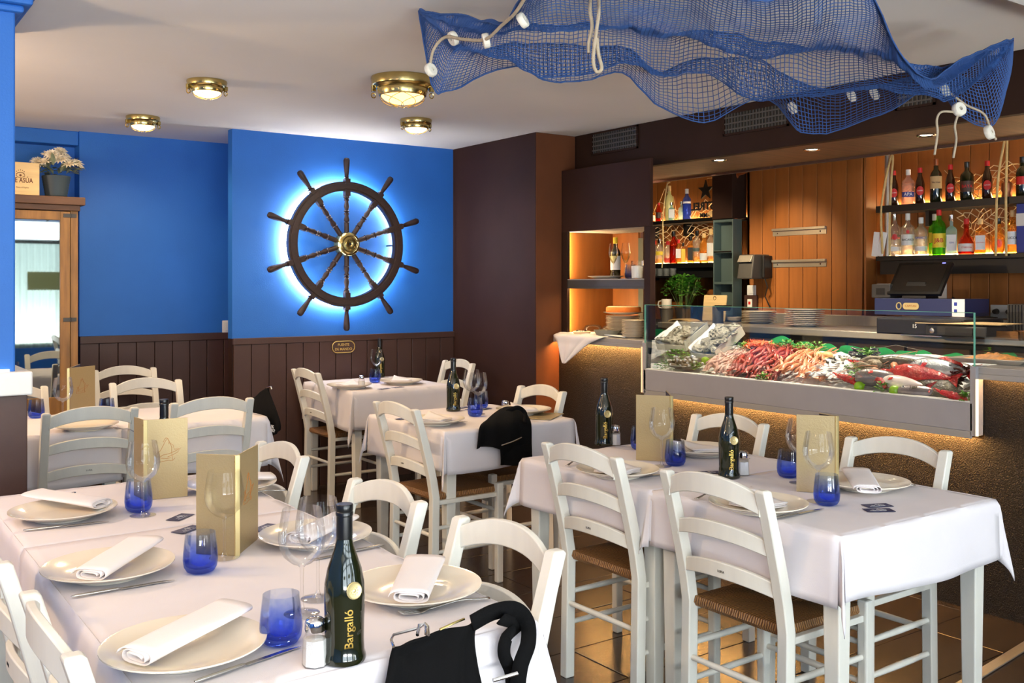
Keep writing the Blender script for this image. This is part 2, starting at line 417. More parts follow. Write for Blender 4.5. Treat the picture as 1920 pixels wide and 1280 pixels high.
# ================================================================== room shell
CZ = 2.43
f = struct('floor', M().box(-2.7, 6.4, -2.2, 7.4, -.12, -.006), 'grout')
tm = M().box(-.3275, .3275, -.1605, .1605, -.02, 0)
tile0 = None
for r in range(17):
    y = 1.135+r*.325
    for c in range(-1, 8):
        x = -.28+c*.66+(.33 if r % 2 else 0)
        if x > 4.5 or (y < 1.3 and c < 2): continue
        if tile0 is None:
            tile0 = tm.build('tile', 'tile', f, bevel=.002); t = tile0
        else:
            t = tile0.copy(); COL.objects.link(t)
        t.location = (x, y, random.uniform(-.001, .0006)); t.rotation_euler = (random.uniform(-.002, .002), random.uniform(-.002, .002), random.choice((0, PI)))
strip = tag(M().box(-.55, .55, -.021, .021, 0, .006).build('threshold_strip', 'brushed_steel', bevel=.002, loc=(3.75, 1.925, .001), rot=(0, 0, .11)),
            'flat metal threshold strip across the dark tiled floor', 'strip')
struct('ceiling', M().box(-2.7, 6.4, -2.2, 7.4, CZ, CZ+.1), 'ceiling_white')
struct('trim_1', M().box(2.0, 6.3, .5, 1.62, 2.30, CZ), 'ceiling_white', bevel=.004)

def boards(par, n, w, h, z0, place, ma, d=.016, gap=.004):
    m = M().box(-w/2+gap/2, w/2-gap/2, -d, 0, z0, z0+h); o0 = None
    for k in range(n):
        if o0 is None: o = o0 = m.build('board', ma, par, bevel=.003)
        else: o = o0.copy(); COL.objects.link(o); o.parent = par
        loc, rz = place(k); o.location = loc; o.rotation_euler = (0, 0, rz)
# wheel wall: blue slab standing proud of the recess, brown tongue-and-groove dado below
wb = struct('wall_back', M().box(2.25, 3.98, 6.35, 6.43, 1.04, CZ), 'blue_paint')
M().box(2.25, 3.98, 6.352, 6.43, 0, 1.04).build('dado_backing', 'dark_brown', wb)
boards(wb, 14, .1225, 1.0, 0, lambda k: ((2.255+.06125+k*.1225, 6.352, 0), 0), 'brown_paint')
M().box(2.25, 3.97, 6.328, 6.352, 1.0, 1.042).build('cap_rail', 'brown_paint', wb, bevel=.003)
wr = struct('wall_recess', M().box(1.45, 2.95, 7.05, 7.35, 1.05, CZ), 'blue_paint')
M().box(1.45, 2.95, 7.052, 7.35, 0, 1.05).build('dado_backing', 'dark_brown', wr)
boards(wr, 12, .1225, 1.0, 0, lambda k: ((1.45+.06125+k*.1225, 7.052, 0), 0), 'brown_paint')
M().box(1.45, 2.95, 7.028, 7.052, 1.0, 1.05).build('cap_rail', 'brown_paint', wr, bevel=.003)
wl = struct('wall_far', M().box(-2.7, 1.45, 7.2, 7.35, 0, CZ), 'blue_paint')
M().box(-2.7, 1.45, 7.07, 7.2, 2.335, CZ).build('cornice', 'blue_paint', wl, bevel=.006)
struct('wall_left', M().box(-2.7, -2.6, -2.2, 7.35, 0, CZ), 'blue_paint')
struct('wall_right', M().box(6.3, 6.4, -2.2, 7.35, 0, CZ), 'dark_brown')
wf = M()
for a, b in ((-2.7, -1.75), (-.05, .15), (1.85, 2.05), (3.75, 6.4)): wf.box(a, b, -2.2, -2.0, 0, CZ)
wf.box(-1.75, 3.75, -2.2, -2.0, 0, .5).box(-1.75, 3.75, -2.2, -2.0, 2.35, CZ)
struct('wall_front', wf, 'blue_paint')
for k, x in enumerate((-.9, 1.0, 2.9)):
    fr = struct('window_%d' % (k+1), M().box(x-.85, x+.85, -2.16, -2.1, .5, .56).box(x-.85, x+.85, -2.16, -2.1, 2.29, 2.35).box(x-.85, x-.79, -2.16, -2.1, .56, 2.29)
                .box(x+.79, x+.85, -2.16, -2.1, .56, 2.29).box(x-.02, x+.02, -2.16, -2.1, .56, 2.29), 'white_paint')
    M().box(x-.79, x+.79, -2.135, -2.129, .56, 2.29).build('pane', 'pane', fr)
    M().box(x-.85, x+.85, -2.08, -2.05, 1.98, 2.04).build('blind_rail', 'dark_brown', fr)
    if k == 2: M().grid(lambda u, v: (2.15+.95*u, -2.075+.012*math.sin(u*70), .5+1.5*v), 120, 1).build('dimming_sheet', 'dimming_sheet', fr, smooth=180)  # added sheet dimming the window part that the mirror reflects
    M().box(x-.45, x+.35, -2.05, -2.04, 1.32, 1.58).build('window_sticker', mat('olive_sticker', (170, 172, 120), .7), fr)

# blue column at the left with white ledge and brown dado
cl = struct('column_left', M().box(-.75, .57, 3.785, 4.42, 1.09, CZ), 'blue_paint', bevel=.006)
cp = M()
for a, b, d in ((2.345, 2.37, .025), (2.37, 2.40, .05), (2.40, CZ, .065)): cp.box(-.75, .57+d, 3.785-d, 4.42+d, a, b)
cp.build('capital', 'blue_paint', cl, bevel=.008)
M().box(-.75, .62, 3.75, 4.46, 1.015, 1.097).build('ledge', 'white_paint', cl, bevel=.006)
M().box(-.75, .60, 3.78, 4.42, 0, 1.015).build('dado_backing', 'dark_brown', cl)
boards(cl, 8, .13, 1.015, 0, lambda k: ((.542-k*.13, 3.78, 0), 0), 'brown_paint')
M().box(-.6, .55, 3.772, 3.780, 1.098, 1.106).build('light_strip', glow('led_column', (.85, .92, 1), 3), cl)

# brown corner pillar, bar fascia and soffit
pc = struct('pillar_corner', M().box(3.97, 5.0, 5.30, 7.35, 0, CZ), 'pillar_brown', bevel=.004)
M().box(3.974, 4.31, 5.297, 5.301, 0, CZ-.002).build('lit_face_sheet', 'lit_pillar_brown', pc)  # added sheet, lighter brown put in for the warm glow on this face
fa = struct('trim_2', M().box(4.31, 4.36, .8, 5.30, 2.15, CZ), 'dark_brown', bevel=.003)
M().box(4.36, 4.96, .8, 5.30, 2.15, 2.18).build('soffit_board', 'oak_dark', fa)
M().box(4.95, 4.975, .8, 5.30, 2.135, 2.19).build('soffit_lip', 'brown_paint', fa, bevel=.003)
for k, (u0, u1, z0, z1) in enumerate([(5.113, 4.652, 2.275, 2.427), (3.927, 3.457, 2.26, 2.396), (2.813, 2.603, 2.248, 2.337)]):
    gv = thing('air_vent', ['dark air vent grille in fascia nearest the brown pillar', 'dark air vent grille half behind hem of blue net', 'dark air vent grille under right part of blue net'][k], 'vent', (4.309, (u0+u1)/2, (z0+z1)/2), 0, 'air vents in the bar fascia')
    W_, H_ = abs(u1-u0)/2, (z1-z0)/2
    fm = M().box(-.008, .0, -W_, W_, -H_, -H_+.012).box(-.008, 0, -W_, W_, H_-.012, H_).box(-.008, 0, -W_, -W_+.012, -H_, H_).box(-.008, 0, W_-.012, W_, -H_, H_)
    fm.build('frame', 'dark_brown', gv)
    M().box(-.001, .0005, -W_, W_, -H_, H_).build('backing', 'black', gv)
    s = M(); n = int(2*W_/.022)
    for i in range(1, n): y = -W_+2*W_*i/n; s.box(-.006, -.002, y-.003, y+.003, -H_, H_)
    s.build('vertical_slats', 'vent_grey', gv)['kind'] = 'stuff'
    s = M(); n = int(2*H_/.028)
    for i in range(1, n): z = -H_+2*H_*i/n; s.box(-.007, -.001, -W_, W_, z-.004, z+.004)
    s.build('cross_slats', 'vent_grey', gv)['kind'] = 'stuff'
def mk_down():
    t = thing('downlight', '', 'light')
    M().lathe([(.030, 0), (.046, -.004), (.048, 0), (.03, .003)], 20).build('ring', 'chrome', t, smooth=40)
    M().lathe([(0, .001), (.03, .001)], 16).build('bulb', 'downlight', t); return t
DL = Kind(mk_down)
for k, (x, y) in enumerate([(4.45, 4.09), (4.52, 3.47), (4.55, 2.80)]):
    DL.place((x, y, 2.149), 0, 'recessed downlight in bar soffit, %s' % ('above left end of seafood case', 'in the middle above the knife racks', 'beside the hanging rope ends')[k], 'downlights in the bar soffit')
    spot('soffit_spot', (x, y, 2.14), (x+.12, y, .9), 80, (1, .84, .64), 104, .6)

spot('soffit_spot', (4.9, 4.60, 2.13), (5.75, 4.60, 1.55), 55, (1, .74, .40), 62, .9)  # extra spot for the bright pool on the boards, no fixture here
spot('soffit_spot', (4.7, 5.0, 2.14), (5.3, 5.6, 1.1), 90, (1, .80, .52), 120, .6)  # added to brighten the herb pot end, no fixture here
# bar back wall: boarded, bottle recess at right, its reflection built solid at left
bw = struct('wall_bar', M().box(5.77, 5.9, 4.007, 5.02, 0, CZ).box(6.02, 6.3, 1.6, 4.02, 0, CZ).box(5.77, 6.3, 4.0, 4.02, 0, CZ).box(6.02, 6.3, 5.0, 7.35, 0, CZ).box(5.77, 6.3, 5.0, 5.02, 0, CZ), 'bar_orange')
boards(bw, 8, .122, 1.34, 1.09, lambda k: ((5.77, 4.07+k*.122, 0), -PI/2), 'bar_orange')
boards(bw, 20, .122, 1.34, 1.09, lambda k: ((6.02, 3.94-k*.122, 0), -PI/2), 'bar_orange')
boards(bw, 13, .122, 1.34, 1.09, lambda k: ((6.02, 5.09+k*.122, 0), -PI/2), 'bar_orange')
boards(bw, 2, .122, 1.34, 1.09, lambda k: ((5.83+k*.122, 4.007, 0), 0), 'bar_orange')
struct('wall_bar_end', M().box(5.0, 6.3, 6.9, 7.35, 0, CZ), 'dark_brown')
# dark pier and slate shelving unit left of the boarded wall
struct('pillar_bar', M().box(5.64, 5.8, 5.055, 5.26, 1.90, 2.43), 'dark_brown', bevel=.004)
su = thing('shelf_unit', 'narrow slate-grey upright shelf unit beside black coffee machine', 'shelf', (5.70, 5.157, 1.12))
M().box(-.05, .05, -.100, -.090, 0, .775).build('side_panel', 'slate_green', su, bevel=.002)
M().box(-.05, .05, .090, .100, 0, .775).build('side_panel', 'slate_green', su, bevel=.002)
M().box(.03, .05, -.09, .09, 0, .775).build('back_panel', 'slate_green', su)
for z in (.0, .28, .52, .755): M().box(-.05, .03, -.09, .09, z, z+.02).build('shelf_board', 'slate_green', su, bevel=.002)
M().box(-.055, -.05, -.09, .09, .525, .535).build('shelf_edge', 'steel', su)
# ================================================================== bar counter and seafood case
cb = thing('bar_counter', 'dark hammered bar counter with grey top lit by warm strips', 'counter')
M().prism([(4.17, 4.45), (4.75, 5.06), (4.75, 5.30), (4.17, 5.30)], 0, 1.03).build('base', 'hammered_stone', cb)
M().prism([(4.06, .8), (4.75, .8), (4.75, 5.02), (4.06, 4.30)], 0, .74).build('base', 'hammered_stone', cb)
M().box(4.06, 4.75, .8, 2.232, .74, 1.02).build('base', 'hammered_stone', cb)
M().prism([(4.12, 4.395), (4.78, 5.085), (4.78, 5.30), (4.12, 5.30)], 1.03, 1.057).box(4.12, 4.127, 4.395, 5.30, 1.008, 1.031).build('countertop', 'counter_grey', cb, bevel=.003)
M().box(4.02, 4.78, .8, 2.24, 1.02, 1.05).box(4.02, 4.027, .8, 2.24, .998, 1.021).build('countertop', 'counter_grey', cb, bevel=.003)
M().box(4.146, 4.160, 4.43, 5.28, 1.020, 1.029).build('light_strip', 'led_warm', cb)
M().box(4.038, 4.050, .82, 2.22, 1.010, 1.019).build('light_strip', 'led_right', cb)
sc = thing('seafood_display_case', 'grey refrigerated seafood case with clear glass front on the bar', 'display case')
M().box(4.0, 4.03, 2.25, 4.275, .775, .897).build('front_panel', 'tray_grey', sc, bevel=.003)
M().box(4.0, 4.010, 2.255, 4.27, .745, .775).build('bottom_rail', 'counter_grey', sc, bevel=.002)
M().prism([(4.03, 2.26), (4.74, 2.26), (4.74, 5.0), (4.03, 4.275)], .765, .80).build('bottom_panel', 'tray_grey', sc)
M().prism([(4.0, 4.255), (4.73, 5.015), (4.73, 5.045), (4.0, 4.285)], .757, 1.055).build('end_panel', 'tray_grey', sc, bevel=.002)
M().box(4.0, 4.058, 2.235, 2.262, .757, 1.052).box(4.058, 4.1, 2.24, 2.258, .8, 1.052).box(4.1, 4.74, 2.24, 2.258, .8, 1.05).build('end_panel', 'tray_grey', sc, bevel=.002)
M().box(3.998, 4.034, 2.262, 4.255, .897, .903).build('front_ledge', 'white_paint', sc, bevel=.002)
M().box(4.036, 4.050, 2.27, 4.25, .757, .764).build('light_strip', 'led_warm', sc)
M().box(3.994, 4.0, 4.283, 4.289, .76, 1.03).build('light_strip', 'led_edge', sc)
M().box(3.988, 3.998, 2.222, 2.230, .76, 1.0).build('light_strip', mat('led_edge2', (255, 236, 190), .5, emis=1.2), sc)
M().box(4.005, 4.011, 2.25, 4.262, .903, 1.278).build('front_pane', 'pane', sc)
M().box(4.0045, 4.0115, 2.25, 4.262, 1.278, 1.2805).build('pane_edge', 'pane_edge', sc)
M().box(4.011, 4.42, 2.246, 2.252, 1.053, 1.278).build('end_pane', 'pane', sc)
M().prism([(4.011, 4.262), (4.40, 4.667), (4.396, 4.672), (4.007, 4.267)], 1.055, 1.278).build('end_pane', 'pane', sc)
M().box(4.003, 4.013, 2.244, 2.2475, 1.053, 1.28).box(4.003, 4.013, 4.2655, 4.269, 1.05, 1.28).build('pane_edge', 'pane_edge', sc)
M().box(4.635, 4.65, 2.26, 4.92, .8, 1.02).build('back_panel', 'slate_green', sc)
def bedz(x): return .885+.26*(x-4.02)
def icef(u, v):
    x = 4.035+.565*u; y = 2.265+(1.985+.565*u*1.03)*v
    return (x, y, bedz(x)-.012+.014*noise.noise(Vector((x*22, y*22, 0)))+.006*noise.noise(Vector((x*60, y*60, 3))))
ice = M().grid(icef, 40, 110)
tag(ice.build('crushed_ice', 'ice', smooth=180), 'bed of crushed white ice filling the seafood case', 'ice', kind='stuff')
# back work counter with stainless top
bc = thing('back_counter', 'long stainless steel work counter along the orange boarded wall', 'counter')
M().box(5.1, 5.76, 1.7, 5.3, 1.075, 1.12).build('steel_top', 'brushed_steel', bc, bevel=.006)
M().box(5.74, 5.765, 1.7, 4.95, 1.12, 1.19).build('splashback', 'brushed_steel', bc, bevel=.003)
M().box(5.20, 5.7, 1.7, 5.3, .1, 1.075).build('carcass', 'dark_grey', bc)
d0 = None
for k in range(9):
    o = M().box(-.018, 0, -.19, .19, -.42, .42).build('door', mat('door_brown', (116, 92, 74), .5, var=.1, vs=6), bc, bevel=.003) if d0 is None else d0.copy()
    if d0 is not None: COL.objects.link(o); o.parent = bc
    d0 = d0 or o; o.location = (5.2, 1.92+k*.40, .62)
bl = thing('back_counter', 'dark work counter end behind the potted herbs', 'counter')
M().box(5.1, 5.95, 5.32, 6.85, 1.06, 1.10).build('worktop', 'dark_grey', bl, bevel=.004)
M().box(5.15, 5.95, 5.32, 6.85, .0, 1.06).build('carcass', 'dark_brown', bl)

# niche cabinet between counter and fascia
nc = thing('niche_cabinet', 'dark brown pass-through cabinet with warm lit niche on the counter', 'cabinet')
M().box(4.19, 4.215, 4.417, 5.295, 1.76, 2.18).build('front_panel', 'pillar_brown', nc, bevel=.002)
M().box(4.19, 4.235, 4.417, 4.472, 1.058, 1.76).build('side_panel', 'dark_brown', nc, bevel=.002)
M().box(4.19, 4.215, 5.235, 5.297, 1.058, 1.76).build('side_panel', 'dark_brown', nc, bevel=.002)
M().box(4.215, 4.64, 5.275, 5.297, 1.058, 2.18).build('inner_panel', 'bar_orange', nc)
M().box(4.64, 4.66, 5.01, 5.297, 1.058, 2.18).build('back_panel', 'bar_orange', nc)
M().box(4.64, 4.66, 4.96, 5.01, 1.058, 1.72).build('back_panel', 'slate_green', nc)
NP = [(4.195, 4.475), (4.24, 4.475), (4.63, 4.945), (4.63, 5.272), (4.195, 5.272)]
M().prism(NP, 1.385, 1.43).build('shelf', 'dark_grey', nc, bevel=.003)
M().prism(NP, 1.43, 1.436).build('shelf_top', 'counter_grey', nc)
M().prism([(4.236, 4.458), (4.655, 4.955), (4.643, 4.965), (4.228, 4.472)], 1.058, 1.76).build('angled_panel', 'dark_brown', nc)
M().prism([(4.216, 4.44), (4.236, 4.44), (4.655, 4.955), (4.64, 5.27), (4.216, 5.27)], 1.76, 1.775).build('ceiling_panel', 'ceiling_white', nc)
M().box(4.2165, 4.2195, 5.252, 5.270, 1.45, 1.75).build('light_strip', glow('led_niche', (1, .66, .30), 150), nc)
M().box(4.2165, 4.2195, 5.252, 5.270, 1.08, 1.37).build('light_strip', MATS.setdefault('led_niche', bpy.data.materials['led_niche']), nc)
M().box(4.238, 4.243, 4.478, 4.485, 1.46, 1.74).build('light_strip', 'led_niche', nc)
M().box(4.238, 4.243, 4.478, 4.485, 1.08, 1.36).build('light_strip', 'led_niche', nc)
M().box(4.195, 4.20, 4.475, 5.272, 1.372, 1.386).build('shelf_lip', 'dark_grey', nc)
M().box(4.203, 4.213, 4.49, 5.26, 1.376, 1.383).build('light_strip', 'led_shelf', nc)

# bottle shelves
def shelf(label, y0, y1, z, d, drop, x=5.79):
    t = thing('bottle_shelf', label, 'shelf')
    M().box(x, 6.0, y0, y1, z-d, z).build('board', 'black_gloss', t, bevel=.002)
    if drop: M().box(x+.05, x+.07, y0, y1, z-d-drop, z-d).build('fascia', 'black', t)
    M().box(5.985, 5.998, y0+.02, y1-.02, z+.001, z+.012).build('light_strip', 'led_shelf', t)
    for k in range(3):
        y = y0+(y1-y0)*(.15+.35*k); M().box(5.9, 5.999, y-.012, y+.012, z-d-.10, z-d).build('bracket', 'black', t)
    return t
SU, SL = 1.923, 1.587
shelf('upper black bottle shelf on the right of the bar wall', 1.9, 3.93, SU, .045, 0)
shelf('lower black bottle shelf on the right with deep black front', 1.9, 3.93, SL, .03, .09)
shelf('upper black bottle shelf, mirror reflection built solid at the left end of the bar', 5.22, 6.4, SU+.01, .03, 0)  # modelled solid where a side mirror shows the right-hand shelves
shelf('lower black bottle shelf, mirror reflection built solid at the left end of the bar', 5.22, 6.4, SL-.012, .04, .08)
# ================================================================== tables, cloths, chairs
TZ = .735
def cloth(name, label, x0, x1, y0, y1, dr, wave=1.0, corners=(1, 1, 1, 1), seed=1, bul=.22):
    """dr = hanging depth on (-x, +x, -y, +y); corners (-x-y, +x-y, +x+y, -x+y)"""
    m = M(); e = .012
    X0, X1, Y0, Y1 = x0-.008, x1+.008, y0-.008, y1+.008
    r0 = random.Random(seed)
    ph = [r0.uniform(0, 6) for _ in range(12)]
    crease = [r0.uniform(.25, .75) for _ in range(2)]
    def top(u, v):
        x = X0+(X1-X0)*u; y = Y0+(Y1-Y0)*v
        z = TZ-.0005-.0012*math.exp(-((u-crease[0])*70)**2)-.0012*math.exp(-((v-crease[1])*70)**2)+.0006*noise.noise(Vector((x*7, y*7, seed)))
        return (x, y, z)
    m.grid(top, 28, 28)
    N = 24; R = 9
    def out(r, d):      # profile of the edge: rounds over, then hangs
        s_ = r*d
        if s_ < .012: a = s_/.012*PI/2; return (.008*math.sin(a), .008*(1-math.cos(a)))
        return (.008+.006*(s_-.012)/max(d, .01), .008+(s_-.012))
    sides = [((X0, Y1), (X0, Y0), (-1, 0), dr[0], ph[0]), ((X1, Y0), (X1, Y1), (1, 0), dr[1], ph[1]),
             ((X0, Y0), (X1, Y0), (0, -1), dr[2], ph[2]), ((X1, Y1), (X0, Y1), (0, 1), dr[3], ph[3])]
    for a, b, nrm, d, p in sides:
        if d <= 0: continue
        L = math.hypot(b[0]-a[0], b[1]-a[1])
        def fn(u, v):
            o, dz = out(v, d*(1+.05*math.sin(3*u*L*2+p)))
            win = math.sin(PI*u)**.5 if 0 < u < 1 else 0
            o += wave*v*v*win*(.004+.006*math.sin(9*u*L+p)+.003*math.sin(23*u*L+2*p))
            return (a[0]+(b[0]-a[0])*u+nrm[0]*o, a[1]+(b[1]-a[1])*u+nrm[1]*o, TZ-dz)
        m.grid(fn, N, R)
    cs = [((X0, Y0), (-1, 0), (0, -1), dr[0], dr[2]), ((X1, Y0), (0, -1), (1, 0), dr[2], dr[1]), ((X1, Y1), (1, 0), (0, 1), dr[1], dr[3]), ((X0, Y1), (0, 1), (-1, 0), dr[3], dr[0])]
    for k, (c, na, nb, da, db) in enumerate(cs):
        if not corners[k] or (da <= 0 and db <= 0): continue
        da = da or .12; db = db or .12
        dg = Vector((na[0]+nb[0], na[1]+nb[1], 0)).normalized()
        def fn(u, v):
            f_ = u*PI/2; d = min(da/max(math.cos(f_), 1e-4), db/max(math.sin(f_), 1e-4))
            o, dz = out(v, d*(1-.03*math.sin(2*f_)**8)); s2 = math.sin(2*f_)
            fold = (bul*dz*s2+.012*v*math.sin(4*f_+ph[4+k]))
            side = .10*v*d*math.sin(4*f_)*.5
            tx = Vector((-dg.y, dg.x, 0))*side
            return (c[0]+na[0]*o*math.cos(f_)+nb[0]*o*math.sin(f_)+dg.x*fold+tx.x, c[1]+na[1]*o*math.cos(f_)+nb[1]*o*math.sin(f_)+dg.y*fold+tx.y, TZ-dz)
        m.grid(fn, 20, R)
    o = m.build(name, 'cloth', weld=.0012, smooth=180)
    md = o.modifiers.new('hem', 'SOLIDIFY'); md.thickness = .0022; md.offset = -1
    return tag(o, label, 'tablecloth', 'white cotton tablecloths')
def table(label, x0, x1, y0, y1, inset=.045):
    t = thing('dining_table', label, 'table', ((x0+x1)/2, (y0+y1)/2, 0), 0, 'white wooden dining tables')
    a, b = (x1-x0)/2, (y1-y0)/2; z = TZ-.006
    M().box(-a, a, -b, b, z-.022, z).build('tabletop', 'white_wood', t, bevel=.003)
    i = inset
    M().box(-a+i, a-i, -b+i, -b+i+.018, z-.095, z-.022).box(-a+i, a-i, b-i-.018, b-i, z-.095, z-.022).box(-a+i, -a+i+.018, -b+i, b-i, z-.095, z-.022).box(a-i-.018, a-i, -b+i, b-i, z-.095, z-.022).build('apron', 'white_wood', t)
    lm = M().hexa([(-.02, -.02, 0), (.02, -.02, 0), (.02, .02, 0), (-.02, .02, 0), (-.028, -.028, z-.022), (.028, -.028, z-.022), (.028, .028, z-.022), (-.028, .028, z-.022)])
    l0 = None
    for sx in (-1, 1):
        for sy in (-1, 1):
            o = lm.build('leg', 'white_wood', t, bevel=.004) if l0 is None else l0.copy()
            if l0 is not None: COL.objects.link(o); o.parent = t
            l0 = l0 or o; o.location = (sx*(a-.04), sy*(b-.04), 0)
    return t
AX0, AX1 = 2.215, 2.97
FX0, FX1 = .44, 1.155
TABLES = [
 ('white square table nearest the seafood case, far one of the pair', AX0, AX1, 2.315, 3.02),
 ('white square table of the pair in front of the seafood case, near one', AX0, AX1, 1.61, 2.305),
 ('white table in the middle of the room with black bag hung on it', 2.325, 3.05, 3.78, 4.50),
 ('white table against the brown dado under the ship wheel', 2.73, 3.43, 5.53, 6.26),
 ('white table far half of the long table at front left', FX0, FX1, 2.735, 3.42),
 ('white table near half of the long table at front left', FX0, FX1, 1.56, 2.72),
 ('white table right half of the row behind the blue column', 1.16, 1.845, 4.74, 5.42),
 ('white table left half of the row behind the blue column', .47, 1.15, 4.74, 5.42)]
for a in TABLES: table(*a)
cloth('tablecloth', 'white cloth on far table of the pair by the seafood case', AX0, AX1, 2.315, 3.02, (.17, .17, 0, .17), seed=3, corners=(0, 0, 1, 1))
cloth('tablecloth', 'white cloth on near table of the pair by the case, long corner tips', AX0, AX1, 1.61, 2.305, (.185, .19, .185, 0), seed=5, corners=(1, 1, 0, 1), bul=.14)
cloth('tablecloth', 'white cloth on middle table under the hanging black bag', 2.325, 3.05, 3.78, 4.50, (.19, .19, .19, .19), seed=8)
cloth('tablecloth', 'white cloth on table under the ship wheel', 2.73, 3.43, 5.53, 6.26, (.25, .25, .25, .05), seed=11, corners=(1, 1, 0, 0))
cloth('tablecloth', 'white cloth on far half of long front left table', FX0, FX1, 2.735, 3.42, (.2, .2, 0, .17), seed=14, corners=(0, 0, 1, 1))
cloth('tablecloth', 'white cloth on near half of long front left table, partly under black bag', FX0, FX1, 1.56, 2.72, (.2, .2, .22, 0), seed=17, corners=(1, 1, 0, 0))
cloth('tablecloth', 'white cloth on right table of the row behind blue column', 1.16, 1.845, 4.74, 5.42, (0, .24, .24, .2), seed=20, corners=(0, 1, 1, 0))
cloth('tablecloth', 'white cloth on left table of the row behind blue column', .47, 1.15, 4.74, 5.42, (.2, 0, .24, .2), seed=23, corners=(1, 0, 0, 1))

CH = .845
def lean(z):        # backward lean of the rear posts
    if z < .44: return .012*(1-z/.44)*-1*.6
    q = (z-.44)/(CH-.44); return -.10*q**1.25
def mk_chair():
    t = thing('dining_chair', '', 'chair', group='white ladder-back chairs')
    D2 = .185
    def post(sy):
        m = M(); zs = (0, .15, .44, .52, .60, .68, .76, CH-.006, CH); vs = []
        for i, z in enumerate(zs):
            hx = .019 if z < .7 else .017; hy = .0175
            if i == len(zs)-1: hx -= .005; hy -= .005
            cx = -D2+lean(z)
            vs += [(cx-hx, sy*.183-hy, z), (cx+hx, sy*.183-hy, z), (cx+hx, sy*.183+hy, z), (cx-hx, sy*.183+hy, z)]
        fs = [(3, 2, 1, 0)]; n = len(zs)
        for i in range(n-1):
            for k in range(4): fs.append((i*4+k, i*4+(k+1) % 4, (i+1)*4+(k+1) % 4, (i+1)*4+k))
        fs.append(tuple((n-1)*4+k for k in range(4))); return m.add(vs, fs)
    for sy in (-1, 1): post(sy).build('rear_leg', 'white_wood', t, bevel=.004, smooth=40)
    def slat(z0, h, arch, name):
        m = M()
        def q(u, front, top):
            y = -.172+.344*u; bow = .030*(1-(2*u-1)**2); ar = arch*(1-abs(2*u-1)**2.2)
            z = z0+(h if top else 0)+ar*(1 if top else .82)
            return (-D2+lean(z0+h/2)-bow+(.008 if front else -.008)-.004, y, z)
        N = 14; vs = []; fs = []
        for i in range(N+1): vs += [q(i/N, 1, 0), q(i/N, 1, 1), q(i/N, 0, 1), q(i/N, 0, 0)]
        for i in range(N):
            for k in range(4): fs.append((i*4+k, i*4+(k+1) % 4, (i+1)*4+(k+1) % 4, (i+1)*4+k))
        fs += [(0, 1, 2, 3), (N*4+3, N*4+2, N*4+1, N*4)]
        return m.add(vs, fs).build(name, 'white_wood', t, bevel=.003, smooth=40)
    slat(.772, .052, .040, 'top_slat'); slat(.652, .042, .028, 'slat'); s3 = slat(.532, .042, .026, 'slat')
    tm_ = text_mesh('LUISA', .010, .0003)
    xm = -D2+lean(.553)-.030-.0125
    tm_.v = [(xm-z, -x, .574+y) for x, y, z in tm_.v]
    tm_.build('maker_stamp', 'black_print', s3)
    fl = M()
    def fleg(sy):
        m = M(); h = .468
        return m.hexa([(D2-.018-.02, sy*.19-.016, 0), (D2+.014-.02, sy*.19-.016, 0), (D2+.014-.02, sy*.19+.016, 0), (D2-.018-.02, sy*.19+.016, 0),
                       (D2-.02-.02, sy*.19-.0175, h), (D2+.016-.02, sy*.19-.0175, h), (D2+.016-.02, sy*.19+.0175, h), (D2-.02-.02, sy*.19+.0175, h)])
    for sy in (-1, 1): fleg(sy).build('front_leg', 'white_wood', t, bevel=.006)
    # woven rush seat: four wedges meeting at the middle
    m = M(); zt = .452
    def wedge(a, b, mi):
        m.cur = mi; c = Vector((-.01, 0, zt-.010))
        def fn(u, v):
            e = Vector(a).lerp(Vector(b), u)
            if v < .25:
                q = v/.25; an = PI*(q-.5)
                p_ = Vector((e.x, e.y, zt-.016+.016*math.sin(an))); o = (e-c); o.z = 0; o.normalize()
                return p_+o*(.012*math.cos(an))
            q = (v-.25)/.75; p_ = Vector((e.x, e.y, zt)).lerp(c, q); p_.z += .004*math.sin(PI*q); return p_
        m.grid(fn, 10, 9)
    xa, xb, ya, yb = -.178, .165, .168, .176
    wedge((xb, -yb, zt), (xb, yb, zt), 0); wedge((xb, yb, zt), (xa, ya, zt), 1); wedge((xa, ya, zt), (xa, -ya, zt), 0); wedge((xa, -ya, zt), (xb, -yb, zt), 1)
    m.cur = 0; m.box(xa, xb, -ya, ya, zt-.03, zt-.02)
    m.build('rush_seat', ['rush_y', 'rush_x'], t, smooth=60)
    def rail(p, q, r, name): M().tube([p, Vector(p).lerp(Vector(q), .5), q], [r*.8, r, r*.8], 8).build(name, 'white_wood', t, smooth=50)
    M().box(-D2, D2-.02, -.197, -.175, .405, .425).build('seat_rail', 'white_wood', t, bevel=.003)
    M().box(-D2, D2-.02, .175, .197, .405, .425).build('seat_rail', 'white_wood', t, bevel=.003)
    for sy in (-1, 1):
        for z in (.30, .19): rail((-D2-.004, sy*.185, z), (D2-.02, sy*.188, z), .011, 'side_stretcher')
    for z in (.335, .22): rail((D2-.02, -.19, z), (D2-.02, .19, z), .011, 'front_stretcher')
    rail((-D2-.006, -.183, .265), (-D2-.006, .183, .265), .011, 'rear_stretcher')
    return t
CHAIR = Kind(mk_chair)
def chair(bx, by, face, label, w=1.0):
    """bx, by = middle of the back at its top; face = direction the sitter looks"""
    a = {'+x': 0, '+y': PI/2, '-x': PI, '-y': -PI/2}.get(face, face)
    c, s_ = math.cos(a), math.sin(a)
    CHAIR.place((bx+.285*c, by+.285*s_, 0), a, label)
chair(2.10, 2.555, '+x', 'white ladder-back chair left of far table of the pair by the seafood case')
chair(2.085, 1.945, '+x', 'white ladder-back chair nearest the camera at the right, left of near table')
